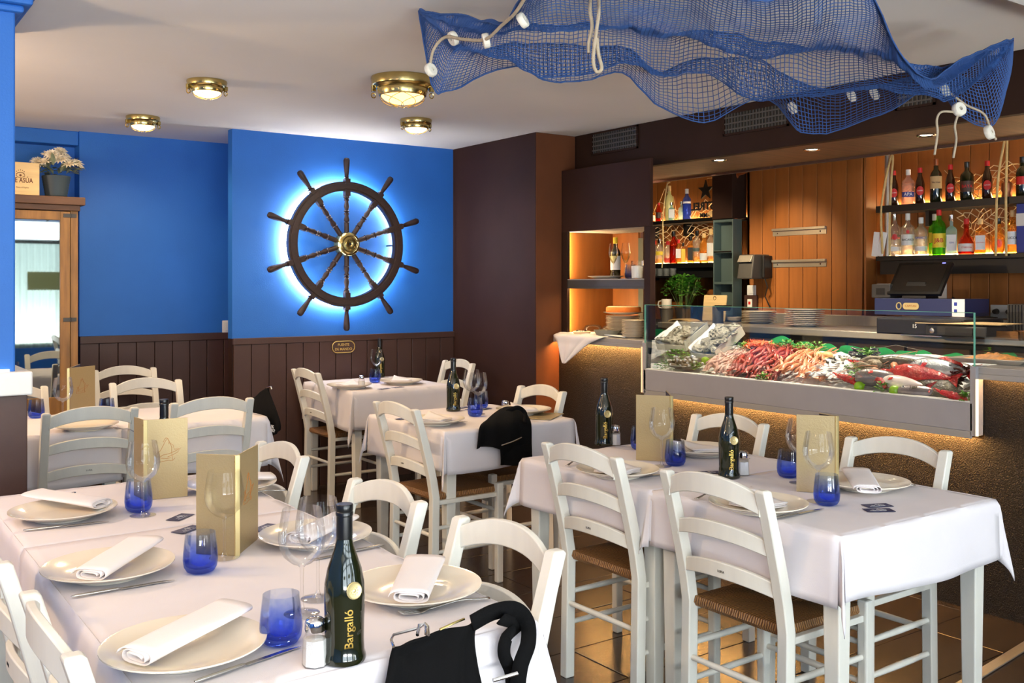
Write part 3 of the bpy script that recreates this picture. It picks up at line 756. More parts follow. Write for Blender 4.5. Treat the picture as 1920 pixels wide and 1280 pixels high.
chair(3.085, 2.78, '-x', 'white chair between far table of the pair and lit bar front')
chair(3.085, 2.01, '-x', 'white chair between near table of the pair and dark bar front')
chair(2.175, 3.98, '+x', 'white ladder-back chair left of the middle table, rush seat showing')
chair(3.165, 4.17, '-x', 'white chair right of middle table, rush seat under the black bag')
chair(2.57, 5.90, '+x', 'white ladder-back chair left of the table under the ship wheel')
chair(3.77, 5.95, '-x', 'white chair right of the table under ship wheel, against brown pillar')
chair(1.29, 3.155, '-x', 'white chair on right side of long front table, beside standing gold menu')
chair(1.265, 2.365, '-x', 'white chair on right side of long front table, middle one')
chair(1.265, 1.80, '-x', 'white chair on right side of long front table, nearest one')
chair(.315, 1.765, '+x', 'white chair at the lower left corner, nearest the camera')
chair(.305, 2.37, '+x', 'white chair cut by the left edge, behind the nearest one')
chair(.995, 4.60, '+y', 'white ladder-back chair with its back to the camera, left of two behind front table')
chair(1.555, 4.655, '+y', 'white ladder-back chair with its back to the camera beside the hanging black bag')
chair(1.55, 5.80, '-y', 'white chair on far side of the row behind blue column, facing camera')
chair(1.665, 6.74, '-y', 'white chair farthest back against the blue recess wall')
chair(.84, 5.85, '-y', 'white chair half hidden by white ledge in front of the mirror')
# ================================================================== tableware
TT = TZ+.0005
def mk_plate():
    m = M().lathe([(0, .006), (.078, .006), (.095, .008), (.118, .016), (.141, .025), (.1435, .0265), (.1435, .029), (.140, .0285), (.117, .0205), (.092, .0125), (.06, .0105), (0, .0105)][::1], 48)
    m.lathe([(.072, .007), (.074, 0), (.079, 0), (.081, .007)], 48)
    return tag(m.build('plate', 'plate', smooth=50), None, 'plate', 'cream dinner plates')
PLATE = Kind(mk_plate)
def mk_napkin():
    """napkin folded into a band; rolled end at the origin, tail along +x"""
    L_, W_, H_ = .215, .088, .024; m = M()
    turns = 2.6; n = 44
    def sec(k):
        a = k/n*turns*2*PI; q = 1-.62*(k/n)
        ca, sa = math.cos(a), math.sin(a)
        f = lambda c, e: math.copysign(abs(c)**e, c)
        return (W_/2*q*f(ca, .55), H_/2*q*f(sa, .8))
    def fn(u, v):
        y, z = sec(u*n); x = L_*v
        z = z*(1-.45*v)+.013+.012
        z += .020*v*v+.004*math.sin(4*v)
        y *= 1+.10*v
        return (x+.004*math.sin(u*19), y, z)
    m.grid(fn, n, 12)
    o = m.build('napkin', 'napkin', smooth=180); md = o.modifiers.new('cloth', 'SOLIDIFY'); md.thickness = .0016; md.offset = 0
    return tag(o, None, 'napkin', 'folded white napkins')
NAPKIN = Kind(mk_napkin)
def mk_napkin2():
    """napkin folded to a square pad with one lifted corner"""
    m = M(); s = .062
    for k, (dz, tw) in enumerate(((.012, 0), (.017, .05), (.022, -.04))):
        def fn(u, v):
            x = (2*u-1)*s; y = (2*v-1)*s; c, q = math.cos(tw), math.sin(tw)
            lift = .030*max(0, u+v-1.15)**1.3 if k == 2 else .012*max(0, u+v-1.3)
            return (x*c-y*q, x*q+y*c, dz+lift+.003*math.sin(5*u+2*v))
        m.grid(fn, 8, 8)
    o = m.build('napkin', 'napkin', smooth=180); md = o.modifiers.new('cloth', 'SOLIDIFY'); md.thickness = .003; md.offset = 0
    return tag(o, None, 'napkin', 'folded white napkins')
NAPKIN2 = Kind(mk_napkin2)
def mk_tumbler():
    m = M().lathe([(0, 0), (.022, 0), (.031, .004), (.037, .014), (.0392, .030), (.0385, .045), (.0355, .075), (.0335, .092), (.0322, .0922), (.0322, .0905), (.034, .074), (.0365, .045), (.0368, .030), (.033, .017), (.024, .012), (0, .011)], 28)
    return tag(m.build('tumbler', 'blue_glass', smooth=60), None, 'glass', 'blue glass tumblers')
TUMBLER = Kind(mk_tumbler)
def mk_wine():
    t = thing('wine_glass', '', 'glass', group='clear stemmed wine glasses')
    M().lathe([(.0045, .093), (.009, .098), (.020, .102), (.036, .116), (.0445, .134), (.0475, .150), (.0465, .166), (.042, .194), (.0385, .212)], 28).build('bowl', 'wine_glass', t, smooth=60)
    M().lathe([(.0045, .093), (.0034, .06), (.0036, .02), (.006, .008), (.012, .004)], 12).build('stem', 'wine_glass', t, smooth=60)
    M().lathe([(.012, .004), (.034, .0015), (.036, .0008), (.036, 0), (0, 0)], 28).build('foot', 'wine_glass', t, smooth=60)
    return t
WINE = Kind(mk_wine)
def mk_bottle():
    t = thing('wine_bottle', '', 'bottle', group='dark green wine bottles with gold lettering')
    prof = [(0, .004), (.030, .0), (.0365, .002), (.0385, .007), (.0375, .013), (.0352, .020), (.0345, .04), (.0352, .09), (.0362, .118), (.0352, .138), (.030, .164), (.0225, .186), (.0168, .203), (.0142, .216), (.0138, .23)]
    M().lathe(prof, 32).build('body', 'dark_bottle', t, smooth=50)
    M().lathe([(.0141, .198+.014), (.0146, .225), (.0142, .256), (.0152, .257), (.0155, .262), (.0145, .264), (.0153, .266), (.0153, .2755), (.0145, .277), (0, .277)], 24).build('foil_capsule', 'black_foil', t, smooth=40)
    tx = text_mesh('Bargalló', .0215, .0004, .008)
    q = M(); q.v = [(-y, x+.066, z+.0004) for x, y, z in tx.v]; q.f = tx.f; q.mi = tx.mi
    turned(bent(q, .0352), .24).build('lettering', 'gold_print', t)
    sl = M(); sl.lathe([(.0145, 0), (.0150, .0012), (.0135, .0026), (.0115, .0018), (0, .0016)][::-1], 20)
    for k in range(9): a = 2*PI*k/9; sl.ball((.0065*math.cos(a), .0065*math.sin(a), .0018), .0015, .0015, .0008, 6, 4)
    sl.ball((0, 0, .0018), .0035, .0035, .001, 8, 4)
    a = .48; mt = T(.0352*math.sin(a), -.0352*math.cos(a), .132, rz=a) @ T(rx=PI/2-.16)
    M().merge(sl, mt).build('medallion', 'pale_gold', t, smooth=50); return t
BOTTLE = Kind(mk_bottle)
def mk_salt():
    t = thing('salt_shaker', '', 'shaker', group='glass salt shakers with metal caps')
    oc = lambda r, n=8: [(r*math.cos(2*PI*(k+.5)/n), r*math.sin(2*PI*(k+.5)/n)) for k in range(n)]
    M().lathe([(0, 0), (.0225, 0), (.0235, .003), (.0215, .048), (.016, .060), (.0155, .064)], 8).build('jar', 'wine_glass', t, smooth=20)
    M().lathe([(0, .002), (.0215, .002), (.0198, .046), (.013, .0475), (0, .048)], 8).build('salt_filling', 'salt', t, smooth=20)
    M().lathe([(.0175, .060), (.0182, .063), (.0178, .074), (.0165, .079), (.011, .083), (0, .0845)], 24).build('cap', 'chrome', t, smooth=40)
    return t
SALT = Kind(mk_salt)
def mk_knife():
    t = thing('table_knife', '', 'knife', group='steel table knives')
    M().grid(lambda u, v: ((.0+.10*v)-.0, (.0038+.0018*math.sin(PI*v)*.6)*math.cos(2*PI*u)*(1 if .02 < v < .98 else .5), .004+.0028*math.sin(2*PI*u)*(1 if .02 < v < .98 else .4)), 10, 12, True).build('handle', 'steel', t, smooth=60)
    m = M(); N = 12; vs = []
    for i in range(N+1):
        u = i/N; x = .10+.115*u; w_ = .0085*(1-max(0, (u-.65)/.35)**2)+.0008
        vs += [(x, -.0045, .0032), (x, -.0045+w_*1.15, .0030), (x, -.0045+w_*1.15, .0022), (x, -.0045, .0018)]
    fs = []
    for i in range(N):
        for k in range(4): fs.append((i*4+k, i*4+(k+1) % 4, (i+1)*4+(k+1) % 4, (i+1)*4+k))
    fs += [(3, 2, 1, 0), (N*4, N*4+1, N*4+2, N*4+3)]
    m.add(vs, fs).build('blade', 'steel', t, smooth=30); return t
KNIFE = Kind(mk_knife)
def mk_fork():
    t = thing('table_fork', '', 'fork', group='steel table forks')
    def hf(u, v):
        w_ = .0025+.0032*max(0, 1-v*3)+.001*v; z = .004+.006*math.sin(PI*v)**2
        return (.14*v, (2*u-1)*w_, z+.0012*(1-(2*u-1)**2))
    h = M().grid(hf, 4, 16).build('handle', 'steel', t, smooth=180); h.modifiers.new('t', 'SOLIDIFY').thickness = .0018
    m = M().grid(lambda u, v: (.138+.022*v, (2*u-1)*(.0035+.0085*math.sin(v*PI/2)), .0052-.003*v), 6, 5)
    for k in range(4):
        y = -.0098+.0065*k; m.grid(lambda u, v: (.159+.045*v, y+(2*u-1)*.0018*(1-.5*v), .0022+.0042*v*v), 1, 6)
    o = m.build('tines', 'steel', t, smooth=180); o.modifiers.new('t', 'SOLIDIFY').thickness = .0016; return t
FORK = Kind(mk_fork)
def menu(label, sp, ea, eb, h=.247, logo=True, flip=1):
    """standing folded menu: spine, then two leaves running to ea and eb"""
    t = thing('menu_card', label, 'menu', (sp[0], sp[1], TT), 0, 'standing gold menu cards')
    for k, e in enumerate((ea, eb)):
        dx, dy = e[0]-sp[0], e[1]-sp[1]; L_ = math.hypot(dx, dy); a = math.atan2(dy, dx)
        lf = M().box(.006, L_, -.0016, .0016, 0, h).build('leaf', 'menu_gold', t, bevel=.0006, rot=(0, 0, a))
        ob = (ea, eb)[1-k]; sg = 1 if dx*(ob[1]-sp[1])-dy*(ob[0]-sp[0]) > 0 else -1
        M().box(.007, L_-.002, sg*.0018-.0004, sg*.0018+.0004, .002, h-.002).build('lining', 'lining', lf)
        if logo and k == 0:
            g = M(); w_ = L_
            P_ = lambda pts, r=.0006: g.tube([(w_*.5+x*.00125, -flip*.0021, h*.60+z*.00125) for x, z in pts], r, 5)
            P_([(-30, -26), (-26, -14), (-22, -6), (-14, 2), (-8, 14), (-3, 24), (2, 30), (6, 24), (5, 16)]); P_([(-30, -26), (-12, -27), (4, -24), (14, -26), (20, -20)])
            P_([(-24, -20), (-8, -10), (6, -8), (22, -2), (34, 4), (26, -6), (14, -12), (2, -16)]); P_([(2, 30), (8, 18), (12, 8), (12, -8), (14, -24)])
            P_([(-22, -6), (-26, -2), (-20, 0), (-16, -10), (-20, -22)]); P_([(8, 18), (16, 12), (18, 2), (30, 2)]); P_([(-8, 22), (-4, 30), (0, 32), (4, 29)]); P_([(-14, -18), (0, -20), (10, -18)])
            g.build('boat_emblem', 'menu_line', lf)
    M().box(-.006, .006, -.004, .004, 0, h).build('spine', 'pale_gold', t, bevel=.001)
    M().lathe([(0, h-.02), (.006, h-.02)], 10).lathe([(.0055, 0), (.0075, 0)], 10, T(0, 0, h-.016, rx=PI/2)).build('eyelet', 'brass', t)
    return t
CARD_N = [0]
def card(x, y, rz, label):
    t = tag(M().box(-.042, .042, -.021, .021, .0005, .0013).build('paper_card', 'navy_card', loc=(x, y, TT+.0003*(CARD_N[0] % 3)), rot=(0, 0, rz)), label, 'card', 'small navy paper cards')
    CARD_N[0] += 1
    g = M()
    for pts in ([(-.02, .002), (-.012, -.006), (-.004, .008), (.004, -.006), (.012, .006), (.022, -.002)], [(-.03, -.010), (-.01, -.012), (.02, -.010)], [(.0, .012), (.006, .0), (.010, .011), (.016, .004)]):
        g.tube([(a, b, .0015) for a, b in pts], .00045, 4)
    g.build('scribble_print', 'white_print', t)

def P_(xy, dz=0): return (xy[0], xy[1], TT+dz)
# --- plates: (x, y), napkin (start x, start y, angle) or square napkin angle, label
PL = [
 ((0.578, 3.017), 'long', (0.678, 2.993, 2.213, 0.277), 'on the front table, farthest left, near its far edge'),
 ((0.548, 2.358), 'long', (0.489, 2.278, 0.808, 0.278), 'at left of the front table, second from the camera'),
 ((0.538, 1.764), 'long', (0.444, 1.732, 0.489, 0.247), 'on the left side of the front table, nearest the camera'),
 ((1.042, 1.822), 'long', (0.983, 1.738, 0.888, 0.227), 'on the right side of the front table, beside the dark bottle'),
 ((1.05, 2.345), 'long', (0.984, 2.3, 0.48, 0.197), 'behind the two clear wine glasses of the front table'),
 ((1.094, 3.098), 'long', (1.235, 3.096, 3.03, 0.126), 'half hidden behind the menu with spine to camera'),
 ((2.273, 2.559), 'sq', .4, 'behind the chair left of far table of the pair at right'),
 ((2.828, 2.691), 'sq', 1.2, 'on far table of the pair, by chair before the bar'),
 ((2.261, 1.927), 'sq', .2, 'behind the nearest right-hand chair on near table of the pair'),
 ((2.786, 1.934), 'long', (2.654, 1.827, 0.757, 0.419), 'on near table of the pair, right of the gold menu'),
 ((2.405, 4.011), 'sq', .6, 'on middle table behind the left chair'),
 ((2.972, 4.07), 'sq', 1.1, 'on middle table at the right behind the black bag'),
 ((2.787, 5.708), 'sq', .1, 'on the table under the ship wheel, left one'),
 ((3.192, 5.759), 'sq', .9, 'on the table under the ship wheel, right one'),
 ((1.01, 4.788), '', 0, 'seen through chair back on table behind blue column')]
for xy, kind, nk, where in PL:
    PLATE.place(P_(xy), 0, 'cream plate '+where)
    if kind == 'long':
        NAPKIN.place((nk[0], nk[1], TT+.005), nk[2], 'rolled napkin on plate '+where, scale=(min(1.15, max(.8, nk[3]/.215)), 1, 1))
    elif kind == 'sq':
        NAPKIN2.place((xy[0], xy[1], TT+.004), nk, 'folded napkin on plate '+where)
for uv, w_ in [((0.774, 2.975), 'in front of the standing cream menu on front table'), ((0.727, 2.263), 'beside the menu with spine to camera on front table'), ((0.704, 1.726), 'nearest the camera, beside the salt shaker'),
               ((2.578, 2.585), 'under the wine glass on far table of the pair'), ((2.739, 2.201), 'left of the gold menu on near table of the pair'), ((2.489, 1.857), 'in front of gold menu and wine glass on near table'),
               ((2.713, 2.919), 'peeping out left behind the pale menu on far table'), ((2.716, 4.134), 'front one of two on middle table'), ((2.917, 4.383), 'rear one of two on middle table'),
               ((3.093, 5.944), 'on the table under the ship wheel'), ((0.9, 5.354), 'beside the brown dado of the blue column'), ((1.196, 5.192), 'right of the brown menu, behind the chair back')]:
    TUMBLER.place(P_(uv), 0, 'blue glass tumbler '+w_)
for uv, w_ in [((0.77, 2.913), 'standing behind the farthest blue tumbler of front table'), ((0.813, 2.349), 'in front of the menu with spine to camera'), ((0.802, 1.858), 'front one of the two beside the dark bottle'),
               ((0.868, 1.927), 'rear one of the two beside the dark bottle'), ((2.523, 2.599), 'in front of the pale menu on far table of the pair'), ((2.505, 1.899), 'in front of the gold menu on near table of the pair'),
               ((2.69, 2.113), 'mostly hidden behind the gold menu on near table'), ((2.774, 4.193), 'front one over blue tumblers on middle table'), ((2.839, 4.357), 'rear one over blue tumblers on middle table'),
               ((3.188, 6.103), 'over the blue tumbler on the table under ship wheel'), ((0.981, 5.134), 'left of the brown menu on table behind blue column')]:
    WINE.place(P_(uv), 0, 'clear wine glass '+w_)
for uv, rz, w_ in [((0.763, 1.582), 0, 'on front table beside the black bag, nearest the camera'), ((2.664, 3.082), -.1, 'on far table of the pair, left of pale menu'), ((2.566, 2.314), .0, 'between the two tables of the pair at right'),
                   ((2.737, 4.375), 0, 'on middle table'), ((3.298, 6.265), 0, 'behind the wine glass under ship wheel'), ((0.962, 3.377), 0, 'hidden up to its neck behind the cream menu')]:
    BOTTLE.place(P_(uv), -math.atan2(uv[0], uv[1])+rz, 'dark green wine bottle '+w_)
for uv, w_ in [((0.713, 1.594), 'beside the nearest dark bottle'), ((2.702, 3.055), 'right of dark bottle on far table of the pair'), ((2.641, 2.318), 'right of dark bottle between the pair of tables'), ((2.828, 4.03), 'behind the black bag on middle table'), ((2.849, 5.658), 'on the table under ship wheel')]:
    SALT.place(P_(uv), .3, 'glass salt shaker '+w_)
for q, w_ in [((0.456, 2.906, -0.082, 0.22), 'below the farthest left plate of front table'), ((0.442, 2.23, 0.0, 0.219), 'between the two left plates of front table'), ((0.515, 1.634, 0.246, 0.16), 'nearest the camera at the lower edge'),
              ((2.267, 2.492, -0.079, 0.165), 'behind right post of far chair'), ((2.214, 1.822, 0.015, 0.199), 'right of nearest chair on near table of the pair'), ((2.362, 3.974, 0.086, 0.222), 'on middle table edge'), ((1.178, 2.214, -3.069, 0.123), 'beside the plate behind the wine glasses')]:
    KNIFE.place((q[0], q[1], TT), q[2], 'steel table knife '+w_)
for q, w_ in [((1.157, 1.708, 3.041, 0.15), 'in front of plate beside the black bag'), ((2.948, 1.856, 2.733, 0.161), 'right of the plate beside gold menu'), ((2.21, 2.127, 0.214, 0.212), 'behind the nearest right-hand chair back'), ((2.234, 2.792, 0.473, 0.29), 'left on far table of the pair'),
              ((1.23, 2.977, 3.033, 0.129), 'right of the menu with spine to camera'), ((1.17, 4.539, 1.776, 0.29), 'behind the chair back on table behind blue column'), ((0.672, 3.335, -2.384, 0.153), 'under farthest left plate of front table'), ((2.858, 2.693, -1.529, 0.12), 'in front of far plate before the bar')]:
    FORK.place((q[0], q[1], TT), q[2], 'steel table fork '+w_)
menu('standing cream-gold menu with boat drawing on far end of front table', (0.829, 3.111), (0.954, 3.096), (0.822, 3.209))
menu('standing gold menu with its spine to the camera on front table', (0.843, 2.344), (0.943, 2.471), (0.768, 2.422))
menu('pale gold menu on far table of the pair, plain side to camera', (2.613, 2.64), (2.536, 2.75), (2.732, 2.789), logo=False)
menu('gold menu with white spine on near table of the pair', (2.642, 1.933), (2.57, 2.033), (2.661, 2.014), logo=False)
menu('brown-gold menu with boat drawing on table behind blue column', (1.03, 5.262), (1.176, 5.356), (1.137, 5.515))
fm = M().box(-.065, .065, -.12, .12, .001, .005)
tag(fm.build('menu_card', 'menu_gold', bevel=.001, loc=P_((2.991, 3.914)), rot=(0, 0, -.95)), 'closed menu lying flat at right end of middle table', 'menu')
for q, w_ in [((0.85, 2.825)+(.75,), 'far one left of the menu with spine to camera'), ((0.824, 2.672)+(.55,), 'near one left of menu with spine to camera'), ((1.001, 2.567)+(.6,), 'right of the menu with spine to camera'),
              ((2.601, 1.76)+(-.42,), 'far one of two at the corner of near table'), ((2.549, 1.72)+(-.55,), 'near one of two at the corner of near table'), ((2.574, 2.413)+(-.5,), 'left of dark bottle between the pair of tables'),
              ((2.85, 4.459)+(.3,), 'behind dark bottle on middle table'), ((2.906, 4.336)+(.3,), 'behind tumblers on middle table'), ((2.95, 5.546)+(.3,), 'left one on front edge under ship wheel'), ((3.069, 5.581)+(.3,), 'right one on front edge under ship wheel'), ((2.374, 4.257)+(.2,), 'beside left plate on middle table')]:
    card(q[0], q[1], q[2], 'small navy card with white print, '+w_)
# ================================================================== ship wheel, plaque, lamps, mirror, net, bags
SWX, SWY, SWZ = (3.031, 6.25, 1.68)
sw = thing('ship_wheel', 'dark wooden ship wheel with brass hub and glowing halo on blue wall', 'ship wheel', (SWX, SWY, SWZ))
R1, R0 = .438, .372
rm = M()
def ring(r0, r1, y0, y1, m):
    n = 96; vs = []
    for k in range(n):
        a = 2*PI*k/n; c, s_ = math.cos(a), math.sin(a)
        vs += [(r0*c, y0, r0*s_), (r1*c, y0, r1*s_), (r1*c, y1, r1*s_), (r0*c, y1, r0*s_)]
    fs = []
    for k in range(n):
        for j in range(4): fs.append((k*4+j, k*4+(j+1) % 4, ((k+1) % n)*4+(j+1) % 4, ((k+1) % n)*4+j))
    return m.add(vs, fs)
ring(R0, R1, -.022, .022, rm); rm.build('rim', 'wheel_wood', sw, smooth=40)
r2 = M(); ring(R0+.012, R1-.014, -.030, -.022, r2); r2.build('rim_face', 'wheel_wood', sw, smooth=40, bevel=.002)
hub = M(); hub.lathe([(.011, .058), (.016, .0605), (.030, .060), (.034, .054), (.05, .052), (.054, .056), (.060, .056), (.066, .05), (.078, .046), (.084, .036), (.084, -.03), (0, -.03)], 40, T(rx=PI/2))
hub.build('hub', 'brass', sw, smooth=40)
M().lathe([(0, .05), (.012, .05), (.012, .0585)], 16, T(rx=PI/2)).build('hub_bore', 'black', sw)
prof = [(.078, .017), (.150, .017), (.152, .022), (.158, .015), (.17, .020), (.20, .013), (.215, .019), (.225, .012), (.232, .021), (.24, .012), (.262, .019), (.30, .013), (.312, .020), (.318, .014), (.325, .021), (.33, .022), (.445, .022), (.452, .018), (.457, .021), (.462, .014), (.468, .018), (.474, .013), (.50, .016), (.555, .021), (.588, .022), (.602, .016), (.607, 0)]
s0 = None
for k in range(10):
    if s0 is None: o = s0 = M().lathe([(0, .07)]+[(r*1.02, x) for x, r in prof], 12).build('spoke', 'wheel_wood', sw, smooth=50)
    else: o = s0.copy(); COL.objects.link(o); o.parent = sw
    o.rotation_euler = (0, 2*PI*k/10, 0)
for k in range(10):
    if k == 0: o = b0 = M().box(-.020, .020, -.026, .020, .338, .458).build('spoke_block', 'wheel_wood', sw, bevel=.003)
    else: o = b0.copy(); COL.objects.link(o); o.parent = sw
    o.rotation_euler = (0, 2*PI*k/10, 0)
lr = M(); ring(.420, .434, .060, .070, lr); lr.build('halo_light', 'led_white', sw)
for a in (0, 2.1, 4.2): M().tube([(.37*math.cos(a), .02, .37*math.sin(a)), (.37*math.cos(a), .1, .37*math.sin(a))], .006, 6).build('wall_peg', 'black', sw)

px, py, pz = (3.043, 6.33, 0.959)
pq = thing('brass_plaque', 'oval brass-rimmed plaque reading PUENTE DE MANDO below the ship wheel', 'sign', (px, py, pz))
def pill(w_, h_, n=12):
    r = h_/2; c = w_/2-r
    return [(c+r*math.cos(a), r*math.sin(a)) for a in [(-PI/2+PI*i/n) for i in range(n+1)]]+[(-c+r*math.cos(a), r*math.sin(a)) for a in [(PI/2+PI*i/n) for i in range(n+1)]]
M().prism(pill(.180, .086), 0, .006, T(rx=PI/2)).build('plate', 'brown_paint', pq, bevel=.001)
pp = pill(.174, .080); M().tube([(x, -.006, y) for x, y in pp], .0030, 6, closed=True).build('rim', 'plaque_gold', pq, smooth=60)
for k, (s_, dy) in enumerate((('PUENTE', .015), ('DE MANDO', -.016))):
    tx = text_mesh(s_, .025, .0008, .012); q = M(); q.v = [(x, -.0065-z, y+dy) for x, y, z in tx.v]; q.f = tx.f; q.mi = tx.mi; q.build('lettering', 'plaque_gold', pq)
for x in (-.075, .075): M().lathe([(0, .0085), (.003, .008), (.0035, .006)], 8, T(x, 0, 0, rx=PI/2)).build('screw', 'brass', pq)
ws = thing('light_switch', 'white light switch beside the corner of the blue wheel wall', 'switch', (2.461, 7.04, 1.092))
M().box(-.042, .042, -.010, 0, -.045, .045).build('plate', 'white_paint', ws, bevel=.003)
M().box(-.024, .024, -.015, -.01, -.03, .03).build('rocker', 'white_paint', ws, bevel=.002)

# brass bulkhead lamps on the ceiling
def mk_lamp(R, big):
    t = thing('bulkhead_lamp', '', 'lamp', group='brass bulkhead ceiling lamps')
    M().lathe([(R, 0), (R*1.02, -.006), (R*.98, -.026*R/.1), (R*.90, -.030*R/.1), (R*.86, -.036*R/.1), (R*.80, -.036*R/.1), (R*.80, -.02), (0, -.02)], 40).build('base', 'brass', t, smooth=40)
    M().lathe([(R*.80, -.034*R/.1), (R*.82, -.040*R/.1), (R*.76, -.058*R/.1), (R*.70, -.060*R/.1), (R*.68, -.05*R/.1)], 40).build('bezel', 'brass', t, smooth=40)
    M().lathe([(R*.69, -.055*R/.1)]+[(R*.69*math.cos(a), -.055*R/.1-R*.30*math.sin(a)) for a in (.3, .6, .9, 1.2)]+[(0, -.055*R/.1-R*.30)], 32).build('glass', 'lamp_glass' if big else 'lamp_glass_small', t, smooth=60)
    g = M(); zz = lambda r: -.058*R/.1-R*.36*math.sqrt(max(0, 1-(r/(R*.74))**2))
    for k in range(6):
        a0 = 2*PI*k/6
        for sg in (-1, 1):
            pts = []
            for i in range(9):
                u = i/8; r = R*.74*math.sqrt(1-(u)**2*.92); a = a0+sg*u*1.25; pts.append((r*math.cos(a), r*math.sin(a), zz(r)))
            g.tube(pts, .0016 if big else .0011, 5)
    g.build('cage', 'brass', t, smooth=60)
    for a in (2.6, -.6, 1.2):
        c, s_ = math.cos(a)*R*.93, math.sin(a)*R*.93
        M().box(c-.010, c+.010, s_-.008, s_+.008, -.046*R/.1, -.022*R/.1).build('hinge', 'brass', t, bevel=.002)
        M().tube([(c+.012*math.cos(q), s_, -.058*R/.1+.012*math.sin(q)) for q in [2*PI*i/10 for i in range(10)]], .003, 5, closed=True).build('wing_nut', 'brass', t, smooth=60)
    return t
big = mk_lamp(.155, True); big.location = (2.39, 4.297, CZ); big['label'] = 'large brass caged ceiling lamp touching the blue fishing net'
SM = Kind(lambda: mk_lamp(.098, False))
for (x, y), w_ in [((1.62, 4.94), 'left of the large one, above the front table'), ((1.645, 6.222), 'farthest left, near the blue recess wall'), ((3.061, 5.333), 'before the brown pillar, beyond the large one')]:
    SM.place((x, y, CZ), .4, 'small brass caged ceiling lamp '+w_)
    spot('lamp_light', (x, y, CZ-.10), (x, y, 0), 26, (1, .72, .42), 165, .5, .04)
spot('lamp_light', (big.location.x, big.location.y, CZ-.16), (big.location.x, big.location.y, 0), 34, (1, .68, .34), 165, .5, .06)
point('lamp_light', (.1, 4.9, CZ-.22), 16, (1, .68, .38), .06)
for x, y, e in ((-1.6, 2.6, 36), (.6, .4, 10), (-1.4, .2, 10), (2.6, .6, 10), (.55, 2.2, 8)): spot('lamp_light', (x, y, CZ-.10), (x, y, 0), e, (1, .70, .40), 165, .5, .05)

# mirror cabinet with shelf
mc = thing('mirror_cabinet', 'tall wooden framed mirror with a shelf top left of the recess', 'mirror', (0, 6.6, 0))
M().box(.35, 1.385, -.04, .30, 1.895, 1.945).build('shelf_top', 'oak_dark', mc, bevel=.004)
M().box(.38, 1.36, -.015, .28, 1.86, 1.895).build('cornice', 'oak_dark', mc, bevel=.003)
M().box(1.305, 1.35, .0, .27, .05, 1.86).build('side_post', 'oak', mc, bevel=.003)
M().box(.40, .445, .0, .27, .05, 1.86).build('side_post', 'oak', mc, bevel=.003)
M().box(1.245, 1.302, -.008, .02, .55, 1.855).build('door_stile', 'oak', mc, bevel=.003)
M().box(.448, .505, -.008, .02, .55, 1.855).build('door_stile', 'oak', mc, bevel=.003)
M().box(.505, 1.245, -.008, .02, 1.80, 1.855).build('door_rail', 'oak', mc, bevel=.003)
M().box(.505, 1.245, -.008, .02, .55, .70).build('door_rail', 'oak', mc, bevel=.003)
M().box(.505, 1.245, .006, .012, .70, 1.80).build('mirror_pane', 'mirror_glass', mc)
M().box(.445, 1.305, .0, .26, .05, .55).build('base_panel', 'oak', mc)
for z in (1.83, 1.18):
    h = M().box(1.262, 1.300, -.012, -.008, z-.012, z+.012).box(1.308, 1.34, -.004, -.0, z-.012, z+.012).tube([(1.304, -.008, z-.014), (1.304, -.008, z+.014)], .005, 8)
    h.build('hinge', 'dark_grey', mc, bevel=.001)
bx, by, bz = 1.02, 6.70, 1.945
wx = thing('wine_box', 'pale wooden wine box lettered E ASÚA on top of mirror cabinet', 'box', (bx, by, bz))
M().box(-.34, .115, -.06, .10, .0, .205).build('box', 'pine', wx, bevel=.002)
tx = text_mesh('BODEGAS DE ASÚA', .042, .0004, .02, 1.05); xr = max(v[0] for v in tx.v)
q = M(); q.v = [((x-xr)*.70+.078, -.0604-z, y+.093) for x, y, z in tx.v]; q.f = tx.f; q.mi = tx.mi; q.build('lettering', mat('brand_burn', (104, 60, 34), .7), wx)
g = M()
for k in range(5): a = PI*(.2+.15*k); g.ball((-.022+.026*math.cos(a), -.0606, .137+.024*math.sin(a)), .0028, .0006, .0028, 6, 4)
g.tube([(-.022+.022*math.cos(a), -.0606, .132+.014*math.sin(a)) for a in [PI*i/8 for i in range(9)]], .0022, 5).tube([(-.046, -.0606, .13), (-.044, -.0606, .122), (-.034, -.0606, .118)], .002, 5).tube([(.002, -.0606, .13), (.0, -.0606, .122), (-.010, -.0606, .118)], .002, 5)
g.ball((-.022, -.0606, .128), .007, .0008, .007, 8, 5).tube([(-.034, -.0606, .113), (-.01, -.0606, .113)], .0015, 5)
g.v = [(x+.030, y, z-.004) for x, y, z in g.v]; g.build('crest', 'brand_burn', wx)
tx = text_mesh('Finca el Espino', .014, .0003); q = M(); q.v = [(x*.85+.02, -.0604-z, y+.050) for x, y, z in tx.v]; q.f = tx.f; q.mi = tx.mi; q.build('lettering', 'brand_burn', wx)
